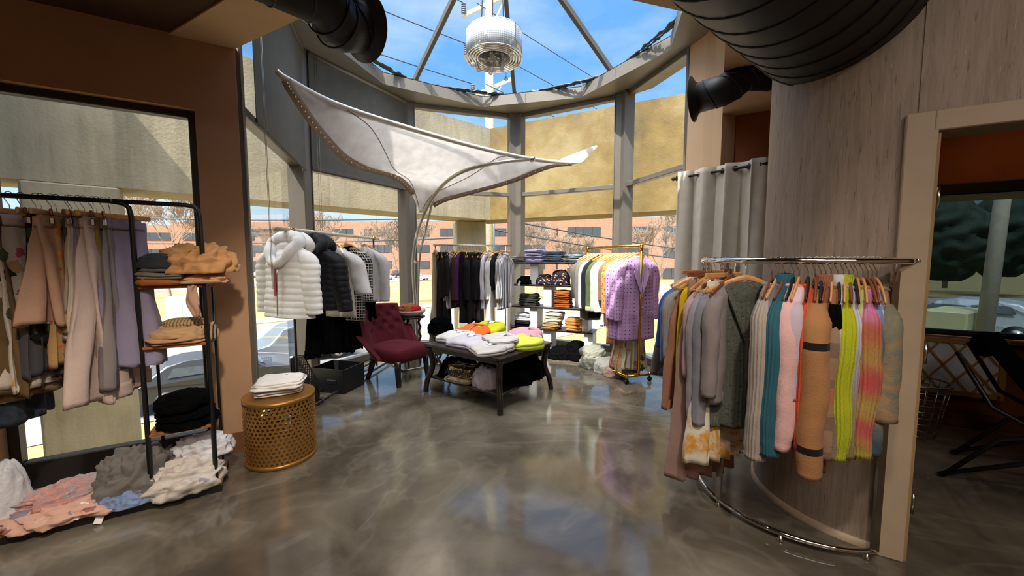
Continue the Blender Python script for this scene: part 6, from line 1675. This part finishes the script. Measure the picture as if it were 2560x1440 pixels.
crumpled('folded_sweater', 'pink beige garment on the gold rack base', 'folded clothes', gp_(.3, .0, -.1), .8, F('pink_beige_knit', 'plain', ('#c8a596',)), .26, .26, .14, 163, 'knits on the gold rack base', rough=.3, ridg=.5)

# ================================================================ fitting room curtain
CA, CB, CZ = Vector((1.86, 4.42, 0)), Vector((2.52, 3.6, 0)), 2.4
cd = (CB - CA).normalized(); cn = Vector((-cd.y, cd.x, 0)); cn = cn if cn.y < 0 else -cn
rod = thing('curtain_rod', 'dark metal rod carrying the grey curtain', 'curtain rod')
m = MB(); m.tube([CA - cd * .03 + Vector((0, 0, CZ)), CB + cd * .1 + Vector((0, 0, CZ))], .013, 12); m.build('rod', M['duct'], rod)
m = MB(); m.ball(CA - cd * .04 + Vector((0, 0, CZ)), .022, 12); m.build('finial', M['duct'], rod)
cu_ = thing('curtain', 'grey linen grommet curtain closing the fitting room', 'curtain')
CLn = (CB - CA).length
def cur(u, v):
    s = u * CLn; ph = u * 4.3 * 2 * pi
    amp = .045 + .02 * v
    p = CA + cd * (s + .015 * sin(ph * 2 + 1)) + cn * (amp * sin(ph) + .012 * sin(ph * 2.3 + v * 3))
    return Vector((p.x, p.y, CZ + .06 - v * 2.36))
m = MB(); m.grid(cur, 140, 40); o = m.build('panel', M['linen'], cu_); solidify(o, .004)
for k in range(9):
    u = (k * .5) / 4.3; p = CA + cd * (u * CLn)
    m = MB(); c = Vector((p.x, p.y, CZ)); ax = (cd * .6 + cn * (.8 if k % 2 else -.8)).normalized(); s1 = Vector((0, 0, 1)); s2 = ax.cross(s1)
    m.tube([c + (s1 * cos(a) + s2 * sin(a)) * .024 for a in [2 * pi * q / 20 for q in range(20)]], .005, 8, closed=True); m.build('grommet', M['duct'], cu_)

# ================================================================ ducts
def duct(name, label, pts, r, seams=True, flange=None, sp_=.14):
    d = thing(name, label, 'duct')
    m = MB(); m.tube(pts, r, 40); m.build('pipe', M['duct'], d)
    if seams:
        m = MB(); acc = 0
        P = [Vector(p) for p in pts]
        for i in range(len(P) - 1):
            a, b = P[i], P[i + 1]; L = (b - a).length; n = max(1, int(L / sp_)); t_ = (b - a).normalized()
            x = t_.cross(Vector((0, 0, 1))).normalized(); y = t_.cross(x)
            for k in range(n):
                c = a.lerp(b, (k + .5) / n)
                ring_ = []
                for q in range(48):
                    an = 2 * pi * q / 48
                    ring_.append(c + (x * cos(an) + y * sin(an)) * (r + .001) + t_ * (an / (2 * pi) * sp_ * .0 + .05 * sin(an)))
                m.tube(ring_, .005, 5, closed=True)
        m.build('spiral_seam', M['duct'], d)
    if flange:
        c, ax, R = flange; ax = Vector(ax).normalized(); x = ax.cross(Vector((0, 0, 1))).normalized(); y = ax.cross(x)
        m = MB(); vs = []; fs = []
        prof = [(r * .98, -.03), (r * 1.05, 0), (R, .03), (R, .035), (r * .9, .02), (r * .8, -.02), (0, -.02)]
        for (rad, h) in prof:
            for q in range(40):
                an = 2 * pi * q / 40; vs.append(Vector(c) + (x * cos(an) + y * sin(an)) * rad + ax * h)
        for j in range(len(prof) - 1):
            for q in range(40):
                l = (q + 1) % 40; fs.append((j * 40 + q, j * 40 + l, (j + 1) * 40 + l, (j + 1) * 40 + q))
        m.add(vs, fs, smooth=True); m.build('bell_flange', M['duct'], d)
    return d
dd = D(52)
dc = Vector((1.906, 2.30, 2.856)); 
duct('spiral_duct', 'large black spiral duct running overhead into the papered wall', [dc - dd * 2.65, dc - dd * 1.9, dc - dd * 1.0, dc - dd * .02], .4, sp_=.16)
f1, e_1, e_2, e_3 = at(1742, 246, 3.5), at(1815, 226, 3.36), at(1862, 186, 3.34), at(1960, 186, 3.4)
duct('duct', 'small black elbowed duct above the curtain with a round flange', [f1, e_1 - Vector((.02, 0, 0)), e_1.lerp(e_2, .3), e_1.lerp(e_2, .7), e_2 + Vector((.02, 0, 0)), e_3], .125, True, (f1, f1 - e_1, .19), .2)
q0, q1, q2, q3 = Vector((-1.75, 1.4, 2.88)), at(800, -10, 2.1), at(848, 62, 2.24), at(900, 66, 2.36)
duct('duct', 'black duct hanging at the top centre with its round mouth turned to the skylight', [q0, q1, q2.lerp(q1, .3), q2, q3], .135, True, (q3, q3 - q2 + Vector((.06, .1, 0)), .185), .16)

# ================================================================ crystal drum chandelier
cl = thing('chandelier', 'silver crystal drum chandelier hanging under the skylight', 'chandelier', (-.2, 4.51, 0))
t = NT('crystal_grid'); uvv, U, V = t.uv()
fu = t.math('FRACT', t.math('MULTIPLY', U, 46)); fv = t.math('FRACT', t.math('MULTIPLY', V, 46)); ln = t.math('MAXIMUM', t.math('GREATER_THAN', fu, .78), t.math('GREATER_THAN', fv, .78))
t.set(col=t.mix(ln, lin('#f2f4f4'), lin('#8f979b')), rough=.12, metal=.35); t.bump(t.math('SUBTRACT', 1.0, ln), .6, .004)
tr = t.new('ShaderNodeBsdfTransparent'); mx = t.new('ShaderNodeMixShader'); mx.inputs[0].default_value = .22; t.link(t.p.outputs[0], mx.inputs[1]); t.link(tr.outputs[0], mx.inputs[2]); t.link(mx.outputs[0], t.out.inputs[0])
z0, z1, R_ = 3.74, 4.0, .315
m = MB(); m.lathe([(R_, z0), (R_, z1)], n=64, cap=False); solidify(m.build('outer_band', t.m, cl), .006)
m = MB(); m.lathe([(R_ * .58, z0), (R_ * .58, z1 - .02)], n=48, cap=False); solidify(m.build('inner_band', t.m, cl), .005)
m = MB()
for k in range(5):
    r = R_ * (.6 + .1 * k); m.tube([(r * cos(2 * pi * q / 56), r * sin(2 * pi * q / 56), z0) for q in range(56)], .0085, 6, closed=True)
m.lathe([(R_ * .58, z0 + .01), (R_, z0 + .01)], n=56, cap=False); m.build('lower_rings', M['chrome'], cl)
m = MB(); m.lathe([(0, z1), (R_, z1), (R_, z1 + .012), (0, z1 + .012)], n=48); m.build('top_plate', M['chrome'], cl)
for k in range(6):
    a = 2 * pi * k / 6 + .3; m = MB(); m.box((R_ * 1.01 * cos(a), R_ * 1.01 * sin(a), (z0 + z1) / 2 + .05), (.012, .006, z1 - z0 - .08), rot=a + pi / 2); m.build('clip_bar', M['steel'], cl)
for dx in (-.16, -.02, .12):
    m = MB(); m.tube([(dx * .9, 0, z1), (dx * .6, 0, 5.32)], .006, 8); m.build('suspension_rod', M['steel'], cl)
tg = NT('crystal_glass'); tg.set(col=(1, 1, 1, 1), rough=.02, trans=.7, ior=1.5)
rnd = random.Random(5); dm = {}
for k in range(26):
    r = rnd.choice((.03, .11, .17, .2, .26)); a = 2 * pi * k * .381966; dz = rnd.uniform(.02, .12) + (.06 if r > .15 else 0); s = rnd.choice((.02, .026, .03))
    if s not in dm:
        b = MB(); b.lathe([(0, -s), (s * .8, -s * .45), (s, 0), (s * .7, s * .7), (0, s * 1.1)], n=8, smooth=False); b.tube([(0, 0, s), (0, 0, s + .16)], .0025, 5); dm[s] = b.mesh('crystal_drop', tg.m)
    o = bpy.data.objects.new('crystal_drop', dm[s]); COL.objects.link(o); o.parent = cl; o.location = (r * cos(a), r * sin(a), z0 - dz + .04)

# ================================================================ side room things
af = thing('air_filter', 'pleated air filter in a tan lattice frame leaning under the side room window', 'air filter', fw(1.97, -.13, .3), rzr)
m = MB(); W_, H_ = .52, .5
for x in (-1, 1): m.box((x * W_ / 2, 0, H_ / 2), (.04, .04, H_))
m.box((0, 0, .02), (W_, .04, .04)); m.box((0, 0, H_ - .02), (W_, .04, .04)); m.build('frame', plain('tan_card', '#a9793c', .7), af)
m = MB()
for k in range(-4, 8):
    for s in (-1, 1):
        x0 = -W_ / 2 + k * W_ / 3.0; seg = []
        for q in range(31):
            f = q / 30; x = x0 + s * f * H_ * .62 + (0 if s > 0 else W_ * .3); z = .03 + f * (H_ - .06)
            if abs(x) < W_ / 2 - .02: seg.append((x, -.021, z))
        if len(seg) > 2: m.beam(seg[0], seg[-1], .016, .004, up=(0, 1, 0))
m.build('lattice', plain('tan_card', '#a9793c', .7), af)
m = MB(); m.grid(lambda u, v: (-W_ / 2 + .02 + u * (W_ - .04), .004 * sin(u * 60 * pi), .02 + v * (H_ - .04)), 120, 2); m.build('pleated_media', plain('white_filter_media', '#d8dde2', .9), af)
lc = thing('sling_chair', 'dark folding lounge chair in the side room', 'chair', (3.32, 2.46, 0), radians(35)); lc.scale = (.9, .9, .9)
m = MB(); m.grid(lambda u, v: (-.26 + u * .52, -.35 + v * .2 + .18 * v * v * 0 + .3 * v, .42 + .62 * v - .06 * sin(pi * v) + .04 * (2 * u - 1) ** 2), 12, 14); solidify(m.build('backrest', M['black_cloth'], lc), .05)
m = MB(); m.grid(lambda u, v: (-.26 + u * .52, -.4 - v * .5 + .05, .42 + .1 * v * v), 12, 10); solidify(m.build('seat', M['black_cloth'], lc), .05)
m = MB(); m.ball((0, .17, 1.02), .1, 16, (2.6, .8, .9)); m.build('headrest', M['black_cloth'], lc)
for s in (-1, 1):
    m = MB(); m.tube([(s * .29, .3, 0.02), (s * .29, .05, .4), (s * .29, -.4, .62), (s * .29, -.75, .64)], .016, 10); m.build('arm', M['black'], lc)
    m = MB(); m.tube([(s * .29, -.8, .02), (s * .29, -.5, .3), (s * .29, .1, .62), (s * .29, .28, .98)], .016, 10); m.build('leg', M['black'], lc)
    m = MB(); m.tube([(s * .29, .32, .02), (s * .29, -.1, .3), (s * .29, -.62, .5)], .016, 10); m.build('leg', M['black'], lc)
bk_ = thing('wire_basket', 'dark wire basket on the side room floor by the window', 'basket', fw(1.62, -.45, 0))
m = MB()
for k in range(9):
    z = .02 + k * .055; r = .14 + .07 * (k / 8); m.tube([(r * cos(2 * pi * q / 28), r * sin(2 * pi * q / 28), z) for q in range(28)], .0035 if k < 8 else .007, 5, closed=True)
for q in range(18):
    a = 2 * pi * q / 18; m.tube([(.14 * cos(a), .14 * sin(a), .02), (.21 * cos(a), .21 * sin(a), .46)], .003, 5)
m.build('wires', M['steel'], bk_)

# recessed ceiling lamps (seen mirrored in the left window) and unseen fill panels and spots added to brighten the shop
em = NT('warm_lamp_glow'); em.p.inputs['Emission Color'].default_value = (1, .72, .4, 1); em.p.inputs['Emission Strength'].default_value = 14
for i, (x, y) in enumerate(((-2.59, -.18), (-1.45, .25))):
    dl = thing('downlight', ('recessed warm downlight above the left of the shop floor', 'recessed warm downlight over the middle of the shop floor')[i], 'ceiling light', (x, y, ZC))
    m = MB(); m.lathe([(.055, -.012), (.085, -.012), (.085, 0), (.055, 0)], n=28); m.build('trim_ring', M['white'], dl)
    m = MB(); m.lathe([(0, -.006), (.055, -.006)], n=24, cap=False); m.build('lens', em.m, dl)
    l = bpy.data.lights.new('downlight_lamp', 'SPOT'); l.energy = 40; l.color = (1, .78, .52); l.spot_size = radians(110); l.spot_blend = .6; l.shadow_soft_size = .06
    lo = bpy.data.objects.new('lamp', l); COL.objects.link(lo); lo.parent = dl; lo.location = (0, 0, -.03)
for i, (x, y, z, P_) in enumerate(((.25, -2.4, ZR, FILL_PANEL), (2.0, -2.6, ZR, FILL_PANEL), (.25, -.6, ZR, FILL_PANEL * .45), (1.4, -1.6, ZR, FILL_PANEL * .6), (.1, .6, ZR, FILL_PANEL * .3))):  # panels out of view, added as fill for the interior
    dl = thing('fill_light_panel', ('added fill light panel at the rear middle', 'added fill light panel at the rear right', 'added fill light panel just behind the camera', 'added fill light panel behind the camera on the right', 'added fill light panel right above the camera')[i], 'ceiling light', (x, y, z))
    m = MB(); m.box((0, 0, -.024), (1.24, .64, .04), bev=.006); m.build('housing', M['white'], dl)
    l = bpy.data.lights.new('fill_panel_lamp', 'AREA'); l.shape = 'RECTANGLE'; l.size = 1.2; l.size_y = .6; l.energy = P_; l.color = (1, .93, .85)
    lo = bpy.data.objects.new('lamp', l); COL.objects.link(lo); lo.parent = dl; lo.location = (0, 0, -.05)
for i, (p_, t_, w_, a_, lb) in enumerate((((.15, -.35, ZR), (-2.25, 2.3, 1.3), 330, 52, 'added fill spotlight aimed at the left clothes rack'), ((-.1, -.15, ZR), (1.35, 2.05, .8), 70, 44, 'added fill spotlight aimed at the round rack'), ((.6, -.2, ZR), (.3, 2.6, 0), 150, 60, 'added fill spotlight aimed at the open floor'))):  # unseen spots, added to lift the racks and open floor
    dl = thing('fill_spotlight', lb, 'ceiling light', p_, 0, 'added fill spotlights above the camera')
    dv_ = (Vector(t_) - Vector(p_)).normalized(); h0 = Vector((0, 0, -.14))
    m = MB(); m.tube([(0, 0, -.004), (0, 0, -.02)], .05, 16); m.tube([(0, 0, -.02), h0], .01, 8); m.build('stem', M['black'], dl)
    m = MB(); m.tube([h0 - dv_ * .08, h0 + dv_ * .07], .045, 18); m.build('lamp_head', M['black'], dl)
    l = bpy.data.lights.new('fill_spot_lamp', 'SPOT'); l.energy = w_; l.color = (1, .9, .78); l.spot_size = radians(a_); l.spot_blend = .8; l.shadow_soft_size = .09
    lo = bpy.data.objects.new('lamp', l); COL.objects.link(lo); lo.parent = dl; lo.location = h0 + dv_ * .09; lo.rotation_euler = dv_.to_track_quat('-Z', 'Y').to_euler()
dl = thing('downlight', 'warm downlight on the ceiling of the side room', 'ceiling light', fw(2.2, -.7, ZC))
m = MB(); m.lathe([(0, -.01), (.07, -.01), (.085, 0), (0, 0)], n=24); m.build('trim_ring', M['white'], dl)
l = bpy.data.lights.new('side_room_lamp', 'SPOT'); l.energy = 7; l.color = (1, .55, .22); l.spot_size = radians(150); l.spot_blend = .8; l.shadow_soft_size = .07
lo = bpy.data.objects.new('lamp', l); COL.objects.link(lo); lo.parent = dl; lo.location = (0, 0, -.06)

# ================================================================ daylight
sun = bpy.data.lights.new('sun', 'SUN'); sun.energy = 7.0; sun.angle = radians(.6); sun.color = (1, .94, .85)
so = bpy.data.objects.new('sun', sun); COL.objects.link(so); so.location = (0, 0, 30)
elev = radians(54); azh = D(26); so.rotation_euler = Vector((azh.x * cos(elev), azh.y * cos(elev), -sin(elev))).to_track_quat('-Z', 'Y').to_euler()
w = bpy.data.worlds.new('sky'); scene.world = w; w.use_nodes = True
nt = w.node_tree; bg = nt.nodes['Background']
tc_ = nt.nodes.new('ShaderNodeTexCoord'); sp3 = nt.nodes.new('ShaderNodeSeparateXYZ'); nt.links.new(tc_.outputs['Generated'], sp3.inputs[0])
rp = nt.nodes.new('ShaderNodeValToRGB'); e = rp.color_ramp.elements
e[0].position = 0.0; e[0].color = (.80, .90, .98, 1); e[1].position = .75; e[1].color = (.11, .33, .84, 1)
x = e.new(.12); x.color = (.52, .75, .95, 1); x = e.new(.42); x.color = (.16, .43, .9, 1)
nt.links.new(sp3.outputs[2], rp.inputs[0])
nz = nt.nodes.new('ShaderNodeTexNoise'); mp_ = nt.nodes.new('ShaderNodeMapping'); mp_.inputs['Scale'].default_value = (1.2, 1.2, 3.5); nt.links.new(tc_.outputs['Generated'], mp_.inputs[0]); nt.links.new(mp_.outputs[0], nz.inputs[0])
nz.inputs['Scale'].default_value = 1.6; nz.inputs['Detail'].default_value = 7; nz.inputs['Roughness'].default_value = .6
cr2 = nt.nodes.new('ShaderNodeValToRGB'); cr2.color_ramp.elements[0].position = .48; cr2.color_ramp.elements[1].position = .78; cr2.color_ramp.elements[1].color = (.5, .5, .5, 1); nt.links.new(nz.outputs[0], cr2.inputs[0])
mxs = nt.nodes.new('ShaderNodeMix'); mxs.data_type = 'RGBA'; nt.links.new(cr2.outputs[0], mxs.inputs[0]); nt.links.new(rp.outputs[0], mxs.inputs[6]); mxs.inputs[7].default_value = (.9, .95, 1, 1)
# unseen sky glow near the zenith, added to light the rotunda through the skylight
vm = nt.nodes.new('ShaderNodeVectorMath'); vm.operation = 'DOT_PRODUCT'; nt.links.new(tc_.outputs['Generated'], vm.inputs[0]); ge_ = radians(76); vm.inputs[1].default_value = (-azh.x * cos(ge_), -azh.y * cos(ge_), sin(ge_))
def wm(op, a, b):
    q_ = nt.nodes.new('ShaderNodeMath'); q_.operation = op
    for i_, v_ in enumerate((a, b)):
        if isinstance(v_, float): q_.inputs[i_].default_value = v_
        else: nt.links.new(v_, q_.inputs[i_])
    return q_.outputs[0]
gl_ = wm('MULTIPLY', wm('POWER', wm('MAXIMUM', vm.outputs['Value'], 0.0), 6.0), SKYGLOW)
mg = nt.nodes.new('ShaderNodeMix'); mg.data_type = 'RGBA'; mg.blend_type = 'ADD'; mg.inputs[0].default_value = 1.0
sc_ = nt.nodes.new('ShaderNodeMix'); sc_.data_type = 'RGBA'; sc_.blend_type = 'MULTIPLY'; sc_.inputs[0].default_value = 1.0; sc_.inputs[6].default_value = (1, .97, .92, 1); nt.links.new(gl_, sc_.inputs[7])
nt.links.new(mxs.outputs[2], mg.inputs[6]); nt.links.new(sc_.outputs[2], mg.inputs[7]); nt.links.new(mg.outputs[2], bg.inputs[0]); bg.inputs[1].default_value = .92
# view
scene.view_settings.view_transform = 'Standard'; scene.view_settings.look = 'None'; scene.view_settings.gamma = 1.0
scene.view_settings.use_curve_mapping = False; scene.view_settings.exposure = .45
scene.cycles.max_bounces = 10; scene.cycles.diffuse_bounces = 5; scene.cycles.transparent_max_bounces = 24
scene.cycles.use_denoising = True
scene.cycles.caustics_reflective = False; scene.cycles.caustics_refractive = False
